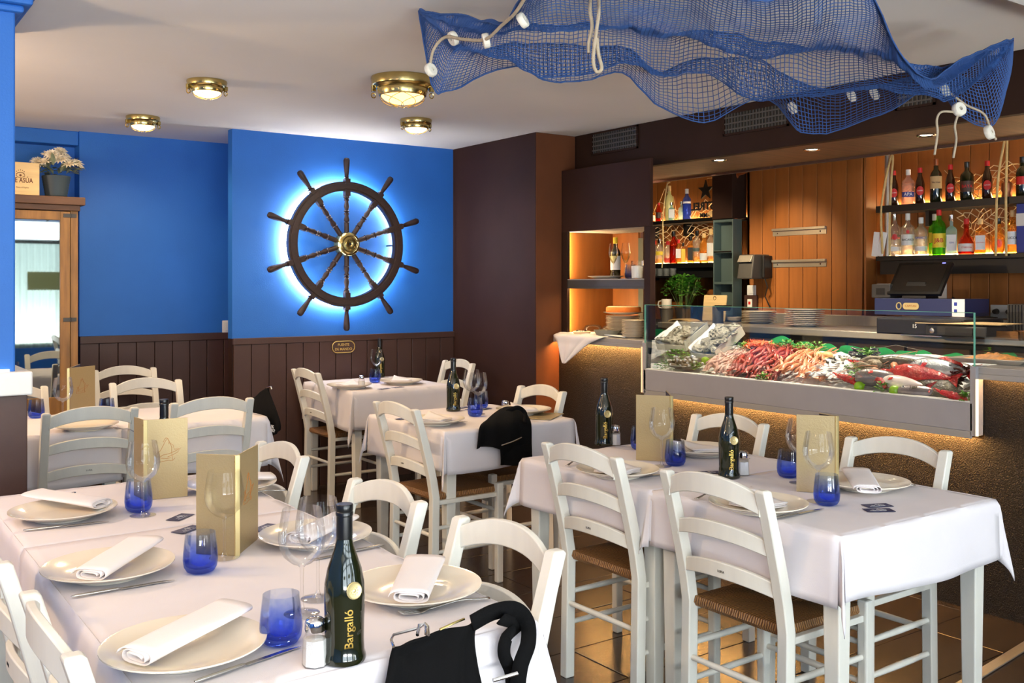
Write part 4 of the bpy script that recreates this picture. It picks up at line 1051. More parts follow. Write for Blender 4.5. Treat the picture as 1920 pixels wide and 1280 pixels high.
# flower pot
fx, fy, fz = 1.245, 6.72, 1.945
fp = thing('flower_pot', 'dark blue-grey ribbed pot of white artificial flowers on mirror cabinet', 'flower pot', (fx, fy, fz))
pr = []
for i in range(17): z = .008+.13*i/16; pr.append((.062+.022*i/16+(.0022 if i % 2 else 0), z))
M().lathe([(0, 0), (.06, 0)]+pr+[(.08, .14), (.07, .125), (0, .12)], 28).build('pot', 'dark_pot', fp, smooth=30)
lv = M(); r_ = random.Random(4)
def leaf(m, p, d, L_, w_, curl=.2):
    d = Vector(d).normalized(); s_ = d.cross(Vector((0, 0, 1))); s_ = s_.normalized() if s_.length > .1 else Vector((1, 0, 0)); u = s_.cross(d)
    p = Vector(p); a = p+d*L_*.4+s_*w_/2+u*curl*L_*.15; b = p+d*L_*.4-s_*w_/2+u*curl*L_*.15; e = p+d*L_-u*curl*L_*.3
    c = p+d*L_*.75+s_*w_*.35; c2 = p+d*L_*.75-s_*w_*.35
    m.add([p, a, c, e, c2, b, p+d*L_*.5-u*.02*L_], [(0, 6, 1), (1, 6, 2), (2, 6, 3), (3, 6, 4), (4, 6, 5), (5, 6, 0)])
for k in range(70):
    a = r_.uniform(0, 2*PI); e = r_.uniform(-.35, 1.1); r = r_.uniform(.03, .10)
    leaf(lv, (r*math.cos(a), r*math.sin(a), .15+.06*r_.random()), (math.cos(a)*math.cos(e), math.sin(a)*math.cos(e), math.sin(e)), r_.uniform(.05, .10), .03)
lv.build('foliage', 'sage_leaf', fp)
for x, y, z in [(-.03, -.05, .265), (.015, -.075, .235), (-.075, -.06, .215), (.065, -.07, .21), (.10, -.05, .215), (.115, -.03, .22), (.05, .02, .26), (-.03, .06, .27), (-.10, .02, .22), (.02, -.02, .29)]:
    f_ = M()
    for ring_, (n, el, L_) in enumerate(((14, .05, .036), (12, .5, .032), (9, .95, .027), (6, 1.3, .022))):
        for k in range(n):
            a = 2*PI*k/n+ring_; d = (math.cos(a)*math.cos(el), math.sin(a)*math.cos(el), math.sin(el)); leaf(f_, (0, 0, 0), d, L_*1.5, .019, .6)
    f_.build('flower', 'petal', fp, loc=(x, y, z), rot=(r_.uniform(.1, .6), r_.uniform(-.4, .4), 0))

# blue fishing net slung under the ceiling
rows = [
 [(1.819, 3.149, 2.411), (1.833, 3.114, 2.229), (1.846, 3.08, 2.112), (1.913, 3.057, 2.116), (2.141, 3.042, 2.225), (2.293, 3.007, 2.193), (2.453, 2.943, 2.193), (2.595, 2.89, 2.23), (2.803, 2.89, 2.122), (3.022, 2.832, 2.074), (3.194, 2.697, 2.17), (3.262, 2.563, 2.029), (3.326, 2.456, 2.014), (3.402, 2.267, 2.068), (3.48, 2.113, 2.144), (3.525, 2.032, 2.041), (3.585, 1.94, 1.994), (3.617, 1.893, 2.159), (3.61, 1.874, 2.301)],
 [(1.81, 3.13, 2.404), (1.855, 3.037, 2.315), (1.87, 2.99, 2.268), (1.933, 2.945, 2.24), (2.038, 2.895, 2.235), (2.172, 2.848, 2.209), (2.312, 2.773, 2.22), (2.48, 2.727, 2.247), (2.62, 2.701, 2.206), (2.811, 2.663, 2.271), (2.931, 2.553, 2.189), (3.016, 2.419, 2.146), (3.097, 2.287, 2.124), (3.19, 2.148, 2.122), (3.271, 2.017, 2.119), (3.323, 1.955, 2.115), (3.42, 1.91, 2.158), (3.53, 1.881, 2.244), (3.59, 1.863, 2.298)],
 [(1.802, 3.112, 2.4), (1.833, 2.967, 2.334), (1.847, 2.883, 2.296), (1.886, 2.807, 2.267), (1.949, 2.737, 2.266), (2.053, 2.663, 2.262), (2.186, 2.593, 2.274), (2.318, 2.548, 2.277), (2.452, 2.501, 2.269), (2.59, 2.428, 2.268), (2.683, 2.337, 2.231), (2.773, 2.224, 2.21), (2.844, 2.1, 2.189), (2.928, 1.991, 2.165), (3.02, 1.901, 2.124), (3.13, 1.871, 2.115), (3.308, 1.867, 2.174), (3.463, 1.855, 2.249), (3.57, 1.853, 2.293)],
 [(1.794, 3.093, 2.395), (1.825, 2.936, 2.341), (1.845, 2.811, 2.302), (1.874, 2.692, 2.272), (1.852, 2.585, 2.28), (1.881, 2.466, 2.3), (1.991, 2.388, 2.308), (2.114, 2.325, 2.306), (2.253, 2.25, 2.294), (2.351, 2.181, 2.235), (2.46, 2.078, 2.212), (2.538, 1.974, 2.21), (2.617, 1.893, 2.247), (2.73, 1.837, 2.227), (2.864, 1.84, 2.119), (3.008, 1.836, 2.072), (3.22, 1.856, 2.164), (3.408, 1.845, 2.243), (3.55, 1.842, 2.29)],
 [(1.787, 3.074, 2.389), (1.822, 2.913, 2.343), (1.845, 2.762, 2.299), (1.846, 2.638, 2.258), (1.762, 2.404, 2.281), (1.748, 2.242, 2.317), (1.811, 2.148, 2.335), (1.91, 2.077, 2.327), (2.024, 2.021, 2.311), (2.139, 1.963, 2.255), (2.24, 1.892, 2.224), (2.324, 1.807, 2.242), (2.429, 1.757, 2.302), (2.645, 1.799, 2.271), (2.813, 1.827, 2.144), (2.985, 1.827, 2.075), (3.201, 1.845, 2.17), (3.389, 1.834, 2.244), (3.53, 1.832, 2.289)]]
def _sh(a, b, t, dz):
    n = len(a); o = []
    for i in range(n):
        q = Vector(a[i]).lerp(Vector(b[i]), t); w_ = math.sin(PI*i/(n-1))**.7; q.z += w_*dz*(.75+.35*math.sin(i*1.3+1)); o.append(q)
    return o
rows = [rows[0], _sh(rows[0], rows[1], .7, .10), _sh(rows[1], rows[2], .25, -.085), _sh(rows[1], rows[2], .75, .06), _sh(rows[2], rows[3], .45, -.05), rows[3], rows[4]]
def netpt(u, v):
    p = catmull([catmull(r, u) for r in rows], v)
    d = .016*noise.noise(Vector((u*22, v*5, 1)))+.008*noise.noise(Vector((u*60, v*9, 4)))
    p = p+Vector((0, 0, d)); p.z = min(p.z, CZ-.008); return p
nm = M(); NU, NV = 170, 84
g_ = [[netpt(i/NU, j/NV) for i in range(NU+1)] for j in range(NV+1)]
def twine(m, a, b, r):
    d = (b-a); 
    if d.length < 1e-5: return
    d.normalize(); u = d.orthogonal().normalized(); w_ = d.cross(u); vs = []
    for p in (a, b):
        for k in range(3): q = 2*PI*k/3; vs.append(p+(u*math.cos(q)+w_*math.sin(q))*r)
    m.add(vs, [(0, 1, 4, 3), (1, 2, 5, 4), (2, 0, 3, 5)])
for j in range(NV+1):
    for i in range(NU+1):
        if i < NU: twine(nm, g_[j][i], g_[j][i+1], .0017)
        if j < NV: twine(nm, g_[j][i], g_[j+1][i], .0017)
fn_ = thing('fishing_net', 'large blue fishing net slung in folds under the ceiling', 'net')
nm.build('twine_mesh', 'net_blue', fn_)
M().tube(g_[0][::2], .0028, 5).build('edge_cord', 'net_blue', fn_, smooth=90)
M().tube(g_[NV][::2], .0028, 5).build('edge_cord', 'net_blue', fn_, smooth=90)
def mk_float():
    m = M().lathe([(.008, -.012), (.026, -.012), (.029, -.008), (.029, .008), (.026, .012), (.008, .012), (.008, -.012)], 20)
    return tag(m.build('net_float', 'cork_float', smooth=40), None, 'float', 'round white net floats')
FL = Kind(mk_float)
for p, r, w_ in [((1.794, 3.019, 2.166), (1.2, .3, .2), 'covering right edge of the large brass lamp'), ((1.843, 2.739, 2.221), (1.3, .5, .9), 'at left, hung on rope below net peak'), ((1.838, 2.939, 2.269), (.5, 1.0, .4), 'behind the mesh near its left peak'), ((1.838, 2.522, 2.241), (1.0, .6, .2), 'behind the mesh at the top edge of the photo'),
                 ((3.291, 1.953, 2.096), (1.2, .2, .2), 'at right, just below the net sag'), ((3.313, 1.913, 2.022), (1.3, .3, -.4), 'at right, largest face to the camera'), ((3.381, 1.84, 1.937), (1.3, .2, .1), 'lowest at right, over a small rope loop'), ((3.303, 2.632, 2.132), (1.2, .1, .2), 'behind mesh over the middle vent'), ((3.468, 2.465, 2.173), (1.2, .1, .2), 'behind mesh, left of a close pair'), ((3.527, 2.399, 2.178), (1.2, .1, .2), 'behind mesh, right of a close pair')]:
    FL.place(p, r, 'round white net float '+w_, scale=.88)
def rope(name, label, pts, r=.006, ma='rope', cat='rope', n=6):
    cp_ = [catmull(pts, i/(len(pts)*5)) for i in range(len(pts)*5+1)]
    return tag(M().tube(cp_, r, n).build(name, ma, smooth=90), label, cat)
rope('net_rope', 'beige rope loop hanging at the middle of the blue net, left strand', [(2.002, 2.38, 2.32), (1.935, 2.305, 2.238), (1.94, 2.301, 2.189), (1.932, 2.307, 2.14), (1.932, 2.307, 2.108)], .006)
rope('net_rope', 'beige knotted rope loop hanging at the middle of the blue net, longer one', [(2.021, 2.366, 2.32), (1.944, 2.274, 2.229), (1.938, 2.279, 2.168), (1.93, 2.284, 2.087), (1.938, 2.279, 2.048), (1.951, 2.269, 2.057), (1.946, 2.279, 2.104), (1.942, 2.281, 2.15)], .006)
rope('net_rope', 'grey-beige float rope along left edge of the blue net', [(1.791, 3.021, 2.159), (1.801, 3.015, 2.235), (1.815, 2.955, 2.273), (1.826, 2.849, 2.245), (1.83, 2.724, 2.22), (1.817, 2.61, 2.24), (1.794, 2.504, 2.252), (1.774, 2.42, 2.279)], .006)
rope('net_rope', 'grey rope with frayed end hanging at right below the net, left one', [(3.3, 1.922, 2.012), (3.243, 1.938, 2.009), (3.22, 1.942, 1.979), (3.213, 1.935, 1.93), (3.204, 1.941, 1.855)], .0042)
rope('net_rope', 'grey rope with frayed end hanging at right below the net, right one', [(3.313, 1.913, 2.012), (3.291, 1.916, 1.963), (3.286, 1.908, 1.911), (3.277, 1.914, 1.847)], .0042)
rope('net_rope', 'thin grey float rope across the right corner of the blue net', [(3.268, 1.994, 2.119), (3.296, 1.95, 2.092), (3.331, 1.9, 2.039), (3.375, 1.856, 2.003), (3.386, 1.837, 1.943), (3.401, 1.826, 1.911), (3.392, 1.832, 1.926)], .004)

# black bags hung from table edges
def cloth_bag(label, pts_top, fn, nu, nv, extra=None):
    t = thing('hanging_bag', label, 'bag', group=None)
    m = M().grid(fn, nu, nv); o = m.build('cloth_body', 'black_cloth', t, smooth=180)
    md = o.modifiers.new('t', 'SOLIDIFY'); md.thickness = .006; md.offset = 0
    s = o.modifiers.new('s', 'SUBSURF'); s.levels = s.render_levels = 1
    return t
def sheet(rows_):
    def fn(u, v):
        p = catmull([catmull(r, u) for r in rows_], v)
        return p+Vector((0, -.006*math.sin(u*11+v*3)-.004*math.sin(u*23), 0))
    return fn
b1 = cloth_bag('black cloth bag with strap and metal clasp draped over front edge of long table', None, sheet([
 [(0.829, 1.528, 0.762), (0.901, 1.53, 0.765), (0.992, 1.53, 0.77), (1.021, 1.538, 0.77)],
 [(0.825, 1.535, 0.742), (0.889, 1.53, 0.745), (0.969, 1.53, 0.745), (1.01, 1.535, 0.737)],
 [(0.811, 1.52, 0.724), (0.872, 1.51, 0.717), (0.956, 1.51, 0.708), (1.006, 1.52, 0.689)],
 [(0.797, 1.51, 0.684), (0.866, 1.5, 0.666), (0.95, 1.5, 0.645), (1.012, 1.51, 0.631)],
 [(0.789, 1.51, 0.603), (0.866, 1.5, 0.576), (0.95, 1.5, 0.553), (1.021, 1.51, 0.54)]]), 24, 24)
def strap(pts, w_, parent, wd=(0, 0, 1), name='strap'):
    m = M(); n = len(pts)*5; vs = []
    for i in range(n+1):
        p = catmull(pts, i/n); d = catmull(pts, min(1, i/n+.01))-catmull(pts, max(0, i/n-.01)); d.normalize()
        s_ = d.cross(Vector((.45, .89, 0))).normalized()*w_/2; vs += [p+s_, p-s_]
    m.add(vs, [(2*i, 2*i+1, 2*i+3, 2*i+2) for i in range(n)])
    o = m.build(name, 'black_cloth', parent, smooth=180); md = o.modifiers.new('t', 'SOLIDIFY'); md.thickness = .004; md.offset = 0; return o
strap([(0.988, 1.515, 0.775), (1.038, 1.518, 0.785), (1.08, 1.507, 0.785), (1.125, 1.53, 0.746), (1.106, 1.5, 0.718), (1.08, 1.49, 0.681), (1.071, 1.49, 0.623)], .030, b1)
strap([(1.04, 1.495, 0.778), (1.107, 1.54, 0.74), (1.067, 1.515, 0.732), (1.057, 1.51, 0.705), (1.073, 1.51, 0.665), (1.068, 1.5, 0.621)], .024, b1)
M().tube([(0.823, 1.512, 0.768), (0.829, 1.532, 0.772), (0.845, 1.553, 0.772), (0.895, 1.55, 0.775), (0.91, 1.552, 0.78), (0.905, 1.532, 0.78), (0.892, 1.509, 0.775)], .0028, 6).build('clasp', 'chrome', b1, smooth=60)
M().tube([(0.883, 1.533, 0.77), (0.899, 1.554, 0.778), (0.911, 1.552, 0.778), (0.898, 1.528, 0.77)], .0035, 6).build('clasp', 'chrome', b1, smooth=60)
M().tube([(0.927, 1.528, 0.772), (0.955, 1.527, 0.778), (0.984, 1.535, 0.778)], .0025, 6).build('clasp', 'brass', b1, smooth=60)
M().tube([(1.015, 1.485, 0.673), (1.063, 1.475, 0.678)], .004, 6).build('zip_pull', 'chrome', b1, smooth=60)
b2 = cloth_bag('black cloth bag folded over the front edge of the middle table', None, sheet([
 [(2.645, 3.9, 0.753), (2.714, 3.9, 0.797), (2.81, 3.9, 0.8), (2.862, 3.9, 0.77)],
 [(2.538, 3.8, 0.756), (2.614, 3.8, 0.785), (2.722, 3.8, 0.784), (2.807, 3.8, 0.764)],
 [(2.478, 3.745, 0.742), (2.547, 3.725, 0.744), (2.668, 3.725, 0.744), (2.779, 3.74, 0.735)],
 [(2.463, 3.735, 0.677), (2.54, 3.715, 0.667), (2.652, 3.715, 0.657), (2.771, 3.73, 0.648)],
 [(2.46, 3.735, 0.648), (2.511, 3.715, 0.66), (2.631, 3.715, 0.619), (2.771, 3.73, 0.598)]]), 24, 24)
M().grid(sheet([[(2.58, 3.72, 0.648), (2.661, 3.715, 0.648), (2.765, 3.725, 0.645)], [(2.58, 3.72, 0.606), (2.661, 3.715, 0.591), (2.768, 3.725, 0.586)], [(2.583, 3.72, 0.566), (2.661, 3.715, 0.556), (2.765, 3.725, 0.559)]]), 10, 10).build('lower_flap', 'black_cloth', b2, smooth=180).modifiers.new('t', 'SOLIDIFY').thickness = .006
M().tube([(2.575, 3.7, 0.659), (2.632, 3.695, 0.671), (2.69, 3.7, 0.685)], .0028, 6).build('zip', 'steel', b2, smooth=60)
strap([(2.696, 3.83, 0.79), (2.738, 3.8, 0.811), (2.775, 3.79, 0.784), (2.723, 3.72, 0.75)], .02, b2)
b3 = cloth_bag('black bag with small white print hung at right end of table behind blue column', None, sheet([
 [(1.88, 5.087, 0.776), (1.88, 4.947, 0.817), (1.885, 4.834, 0.868), (1.885, 4.79, 0.872)],
 [(1.875, 5.011, 0.719), (1.88, 4.91, 0.757), (1.89, 4.825, 0.792), (1.89, 4.739, 0.814)],
 [(1.875, 4.874, 0.678), (1.88, 4.821, 0.698), (1.89, 4.767, 0.717), (1.89, 4.675, 0.754)],
 [(1.875, 4.808, 0.659), (1.88, 4.77, 0.657), (1.89, 4.717, 0.668), (1.89, 4.641, 0.704)],
 [(1.875, 4.758, 0.638), (1.88, 4.728, 0.638), (1.89, 4.682, 0.654), (1.89, 4.648, 0.677)]]), 20, 20)
M().tube([(1.885, 4.812, 0.87), (1.885, 4.754, 0.881), (1.885, 4.747, 0.868)], .004, 6).build('clasp', 'chrome', b3, smooth=60)
for k, (s_, v_) in enumerate((('BIG', 799.5), ('DROP', 804))):
    tx = text_mesh(s_, .022, .0004, .02); o_ = Vector((1.862, 4.675, 0.689)) + Vector((0, 0, -.018*k))
    q = M(); q.v = [(o_.x-z, o_.y-x, o_.z+y) for x, y, z in tx.v]; q.f = tx.f; q.mi = tx.mi; q.build('lettering', 'white_print', b3)
# ================================================================== seafood on the ice
TILT = -.254
rs = random.Random(21)
def inpoly(p, poly):
    c = False; n = len(poly)
    for i in range(n):
        a, b = poly[i], poly[i-1]
        if (a[1] > p[1]) != (b[1] > p[1]) and p[0] < (b[0]-a[0])*(p[1]-a[1])/(b[1]-a[1])+a[0]: c = not c
    return c
def scatter(poly, n, sep):
    """n points inside a patch of the bed (x, y), spaced"""
    out = []; tries = 0; s_ = sep
    x0, x1 = min(p[0] for p in poly), max(p[0] for p in poly); y0, y1 = min(p[1] for p in poly), max(p[1] for p in poly)
    while len(out) < n and tries < 20000:
        tries += 1; p = (rs.uniform(x0, x1), rs.uniform(y0, y1))
        if tries % 400 == 0: s_ *= .93
        if inpoly(p, poly) and all((p[0]-q[0])**2+(p[1]-q[1])**2 > s_*s_ for q in out): out.append(p)
    return out
def prawn_body(L_, r, m, curl=.7, claws=False):
    N = 15
    pts, rad = [], []
    for i in range(N+1):
        u = i/N; a = curl*(u-.2)
        pts.append((L_*(u-.45)*(1-.15*u), 0, .012-.9*L_*max(0, .4-u)**2*curl*1.2))
        rad.append(r*(.35+.75*math.sin(PI*min(1, .12+.80*u))**.8)*((1+.26*(i % 2)) if u < .62 else 1.1)*(.5 if i == N else 1))
    m.tube(pts, rad, 7)
    m.tube([pts[-1], (L_*.66, 0, .02)], [r*.5, .0006], 5)
    for s_ in (-1, 1):
        m.tube([(L_*.42, s_*r*.5, .012), (L_*.60, s_*r*2.4, .018), (L_*.50, s_*r*4.4, .008), (L_*.15, s_*r*5.2, .004)], .0008, 3)
        for k in range(4):
            x = L_*(-.05+.11*k); m.tube([(x, s_*r*.5, .010), (x+.006, s_*r*1.8, .007), (x-.003, s_*r*2.3, .0)], .0011, 3)
        if claws: m.tube([(L_*.36, s_*r*.6, .010), (L_*.62, s_*r*1.5, .012), (L_*.80, s_*r*1.2, .012), (L_*1.0, s_*r*.9, .008)], [.0022, .0034, .0048, .001], 5)
    return m
def mk_prawn(name, label, ma, L_, r, cat='prawn', claws=False):
    def f():
        t = thing(name, label, cat)
        prawn_body(L_, r, M(), claws=claws).build('body', ma, t, smooth=60)
        M().grid(lambda u, v: (-L_*.42-.022*v, (2*u-1)*(.003+.011*v), .004-.004*v), 3, 2).build('tail_fan', ma, t)
        M().ball((L_*.43, r*.7, .017), .0022, .0022, .0022, 6, 4).ball((L_*.43, -r*.7, .017), .0022, .0022, .0022, 6, 4).build('eyes', 'black', t); return t
    return Kind(f)
def heap(kind, poly, n, sep, label, group, ang=(.2, .4), h=(0, .03), scale=(.85, 1.1), xmin=4.10):
    cx = sum(p[0] for p in poly)/len(poly); cy = sum(p[1] for p in poly)/len(poly)
    for x, y in scatter(poly, n, sep):
        x = max(x, xmin); d = min(1, math.hypot((x-cx)/.20, (y-cy)/.24)); z = bedz(x)+h[0]+h[1]*(1-d*d)+rs.uniform(0, .012)
        kind.place((x, y, z), (rs.uniform(-.5, .5), TILT+rs.uniform(-.2, .2), rs.gauss(ang[0], ang[1])), label, group, rs.uniform(*scale))
PB = lambda *a: [p[:2] for p in a]
heap(mk_prawn('pale_prawn', '', 'prawn_pink', .095, .0072), PB((4.073, 3.866, 0.899), (4.026, 3.6, 0.886), (4.295, 3.742, 0.956), (4.44, 3.821, 0.994), (4.417, 3.938, 0.988), (4.235, 3.928, 0.941)), 64, .026, 'pale grey-pink prawn in the left heap on ice', 'pale prawns heaped left of the red ones', h=(.004, .03))
heap(mk_prawn('red_prawn', '', 'prawn_deep', .115, .0082), PB((4.055, 3.703, 0.894), (4.003, 3.346, 0.88), (4.185, 3.391, 0.928), (4.44, 3.417, 0.994), (4.53, 3.559, 1.018), (4.497, 3.79, 1.009), (4.332, 3.755, 0.966)), 62, .030, 'dark red prawn in the heap in the middle of the case', 'dark red prawns heaped in the middle of the ice', h=(.006, .045))
heap(mk_prawn('red_prawn', '', 'prawn_red', .112, .0078), PB((4.078, 3.685, 0.9), (4.031, 3.369, 0.888), (4.197, 3.418, 0.931), (4.461, 3.505, 1.0), (4.455, 3.743, 0.998), (4.332, 3.755, 0.966)), 56, .030, 'bright red prawn in the heap in the middle of the case', 'bright red prawns on top of the middle heap', h=(.016, .045))
heap(mk_prawn('langoustine', '', 'langoustine', .12, .0095, 'langoustine', True), PB((3.992, 3.32, 0.878), (3.965, 3.052, 0.871), (4.192, 3.177, 0.93), (4.411, 3.284, 0.987), (4.465, 3.489, 1.001), (4.266, 3.439, 0.949)), 38, .038, 'orange langoustine with long claws lying on ice beside the red prawns', 'langoustines beside the red prawns', ang=(.1, .5), h=(.006, .05), xmin=4.13)
def mk_squid():
    t = thing('small_squid', '', 'squid')
    M().grid(lambda u, v: (.085*v-.04, (.017*math.sin(PI*min(1, .10+.9*v))**.7+.001)*math.cos(2*PI*u), .010+.010*math.sin(PI*min(1, .1+.9*v))*math.sin(2*PI*u)), 10, 8, True).build('mantle', 'squid', t, smooth=60)
    g = M()
    for k in range(6): a = -1+.4*k; g.tube([(.04, .004*a, .010), (.065, .012*a, .012), (.088, .020*a+.004*math.sin(k*3), .003)], [.003, .0022, .001], 4)
    g.build('tentacles', 'squid', t, smooth=60)
    M().ball((.042, .009, .013), .003, .003, .003, 6, 4).build('eye', 'black', t); return t
heap(Kind(mk_squid), PB((3.985, 3.098, 0.876), (3.97, 2.813, 0.872), (4.196, 2.919, 0.931), (4.316, 3.059, 0.962), (4.323, 3.186, 0.964), (4.2, 3.182, 0.932)), 38, .036, 'small white squid on the white heap in front of the clam bowl', 'white baby squid heaped on ice', ang=(.2, .9), h=(.004, .035))

def lime(p, label, ma='lime', s=1):
    t = thing('lime' if ma == 'lime' else 'lemon', label, 'fruit', p)
    M().lathe([(0, -.026)]+[(.024*math.sin(a), -.024*math.cos(a)) for a in [PI*i/10 for i in range(1, 10)]]+[(.004, .026), (0, .029)], 18, T(rx=1.2, rz=.6, s=s)).build('peel', ma, t, smooth=60)
    M().lathe([(.003, .028), (.0035, .030), (0, .031)], 8, T(rx=1.2, rz=.6, s=s)).build('stem_end', 'leaf_light', t); return t
lime((4.191, 3.961, 0.959), 'green lime below the oyster crate'); lime((4.04, 2.831, 0.916), 'green lime at the front glass, left of two'); lime((4.03, 2.638, 0.914), 'green lime at the front glass, right of two')
lime((4.321, 3.346, 1.018), 'yellow lemon behind the langoustines', 'lemon', 1.15)
for p, w_ in (((4.339, 3.288, 1.018), 'left'), ((4.348, 3.241, 1.02), 'rear right'), ((4.318, 3.215, 0.993), 'front right')):
    tag(M().ball((0, 0, 0), .030, .034, .027, 14, 10, wob=.08).build('tan_shellfish', 'bread_tan', smooth=90, loc=p), 'smooth tan rounded shellfish beside lemon, %s of three' % w_, 'shellfish')

# oyster crates
def mk_oyster():
    m = M()
    def fn(u, v):
        a = 2*PI*u; b = PI*(v-.5); q = Vector((math.cos(b)*math.cos(a)*.056*(1+.25*math.cos(a)), math.cos(b)*math.sin(a)*.036, math.sin(b)*.016))
        q *= 1+.22*noise.noise(q*45)+.10*noise.noise(q*120); q.z += .004*math.sin(math.hypot(q.x, q.y)*420); return q
    m.grid(fn, 22, 12, True); return tag(m.build('oyster', 'oyster', smooth=50), None, 'oyster')
OY = Kind(mk_oyster)
def crate(label, p, rz, n, grp, tilt=-.62, oys='right'):
    t = thing('oyster_crate', label, 'crate'); t.location = p; t.rotation_euler = (0, tilt, rz)
    w_, l_, h_ = .112, .25, .062
    M().box(0, l_, -w_, w_, 0, .004).build('bottom', 'crate', t)
    for sy in (-1, 1): M().box(0, l_, sy*w_-.003, sy*w_+.003, 0, h_).build('side', 'crate', t, bevel=.002)
    for x in (0, l_): M().box(x-.003, x+.003, -w_, w_, 0, h_*(.6 if x == 0 else 1)).build('end', 'crate', t, bevel=.002)
    M().grid(lambda u, v: (.004+l_*.99*v, (2*u-1)*(w_+.004+.006*math.sin(7*v)), .010+.062*abs(2*u-1)**3+.006*noise.noise(Vector((u*6, v*9, 2)))), 12, 12).build('paper_liner', 'paper', t, smooth=90)
    mt = Matrix.Translation(p) @ Euler((0, tilt, rz)).to_matrix().to_4x4()
    for k in range(n):
        i, j = k % 3, k//3
        q = mt @ Vector((.05+.062*j+rs.uniform(-.008, .008), -.066+.066*i+rs.uniform(-.008, .008), .034+.010*(k % 2)+rs.uniform(0, .006)))
        e = (mt.to_3x3() @ Euler((rs.uniform(-.5, .5), rs.uniform(-.5, .5), rs.uniform(0, 6))).to_matrix()).to_euler()
        OY.place(q, tuple(e), 'grey-white rough oyster in the %s oyster crate' % oys, grp, rs.uniform(.85, 1.1))
crate('white paper-lined crate of oysters, right one facing the room', (4.27, 4.03, bedz(4.27)+.012), -.10, 12, 'oysters in the right crate')
crate('white crate of oysters at left end of the case', (4.25, 4.29, bedz(4.25)+.055), .10, 9, 'oysters in the left crate', -.45, 'left')

# parsley
def leaves(m, c, r, n, size, rr, flat=.6):
    for k in range(n):
        a = rr.uniform(0, 2*PI); e = rr.uniform(-.2, 1.4); q = r*rr.random()**.5
        p = (c[0]+q*math.cos(a)*math.cos(e), c[1]+q*math.sin(a)*math.cos(e), c[2]+q*flat*math.sin(e))
        for j in range(3):
            b = a+(-.8+.8*j); el = e*.6+rr.uniform(-.3, .3); leaf(m, p, (math.cos(b)*math.cos(el), math.sin(b)*math.cos(el), math.sin(el)), size*rr.uniform(.7, 1.2), size*.75, .3)
    return m
def parsley(p, r, n, label, size=.014):
    t = thing('parsley_sprig', label, 'parsley', p)
    leaves(M(), (0, 0, 0), r, n, size, rs).build('foliage', 'leaf', t)
    g = M()
    for k in range(7): a = 2*PI*k/7+rs.random(); g.tube([(0, 0, -.01), (r*.5*math.cos(a), r*.5*math.sin(a), r*.2), (r*.8*math.cos(a), r*.8*math.sin(a), r*.25)], .001, 4)
    g.build('stems', 'leaf_light', t); return t
for p, r, n, w_ in [((4.13, 4.133, 0.964), .085, 60, 'beside the left crate of oysters'), ((4.061, 4.151, 0.916), .06, 36, 'in the lower left corner of the case'), ((4.087, 3.946, 0.922), .05, 26, 'in front of the goose barnacles'),
    ((4.392, 3.859, 1.022), .06, 34, 'right of the oyster crate'), ((4.419, 3.581, 1.039), .08, 50, 'behind the red prawns'), ((4.422, 3.456, 1.04), .06, 30, 'left behind the lemon'), ((4.425, 3.36, 1.05), .05, 26, 'behind the lemon'),
    ((4.18, 2.953, 0.976), .05, 34, 'above the white squid'), ((4.106, 2.874, 0.947), .055, 36, 'over the left front lime'), ((4.038, 3.403, 0.91), .04, 22, 'on the front edge before red prawns'), ((4.423, 3.046, 1.04), .05, 30, 'on the dark mussels'), ((4.045, 2.709, 0.911), .045, 26, 'left of the right front lime'), ((4.03, 2.294, 0.907), .04, 24, 'in the lower right corner of case')]:
    parsley(p, r*1.15, int(n*1.6), 'green parsley sprig '+w_)

# bowls
def bowl(name, label, p, r, h, ma):
    t = thing(name, label, 'bowl', p)
    M().lathe([(0, 0), (r*.62, 0), (r*.86, h*.45), (r, h), (r*.97, h+.002), (r*.82, h*.5), (r*.58, h*.25), (0, h*.2)], 28).build('bowl_wall', ma, t, smooth=50)
    M().lathe([(r*.6, 0), (r*.6, -.004), (0, -.004)], 20).build('foot_ring', ma, t); return t
p = (4.419, 3.756, 0.999); bowl('crayfish_bowl', 'black bowl heaped with cooked orange crayfish', p, .088, .04, 'black_bowl')
CR = mk_prawn('crayfish', '', 'crayfish_orange', .06, .0075, 'crayfish')
for k in range(26):
    a = rs.uniform(0, 2*PI); q = .072*rs.random()**.5
    CR.place((p[0]+q*math.cos(a), p[1]+q*math.sin(a), p[2]+.04+.022*(1-q/.08)+rs.uniform(0, .006)), (rs.uniform(-.5, .5), rs.uniform(-.4, .4), rs.uniform(0, 6)), 'small orange crayfish heaped in the black bowl', 'crayfish in the black bowl')
p = (4.371, 3.169, 0.976); bowl('clam_bowl', 'grey bowl of mixed clams behind the white squid', p, .095, .026, 'grey_bowl')
def mk_clam(ma):
    def f():
        t = thing('clam', '', 'clam')
        for s_ in (-1, 1): M().grid(lambda u, v: (.024*math.cos(2*PI*u)*math.sin(PI*v*.5), .018*math.sin(2*PI*u)*math.sin(PI*v*.5), s_*.009*math.cos(PI*v*.5)*(1+.06*math.sin(v*30))), 14, 6, True).build('shell_half', ma, t, smooth=60)
        return t
    return Kind(f)
CL = [mk_clam('shell_clam'), mk_clam('squid'), mk_clam('shell_dark')]
for k in range(30):
    a = rs.uniform(0, 2*PI); q = .085*rs.random()**.5; i = k % 3
    CL[i].place((p[0]+q*math.cos(a), p[1]+q*math.sin(a), p[2]+.024+.014*(1-q/.09)+rs.uniform(0, .005)), (rs.uniform(-.7, .7), rs.uniform(-.7, .7), rs.uniform(0, 6)), ['olive', 'pale', 'dark'][i]+' clam in the grey bowl', ['olive', 'pale', 'dark'][i]+' clams in the grey bowl')
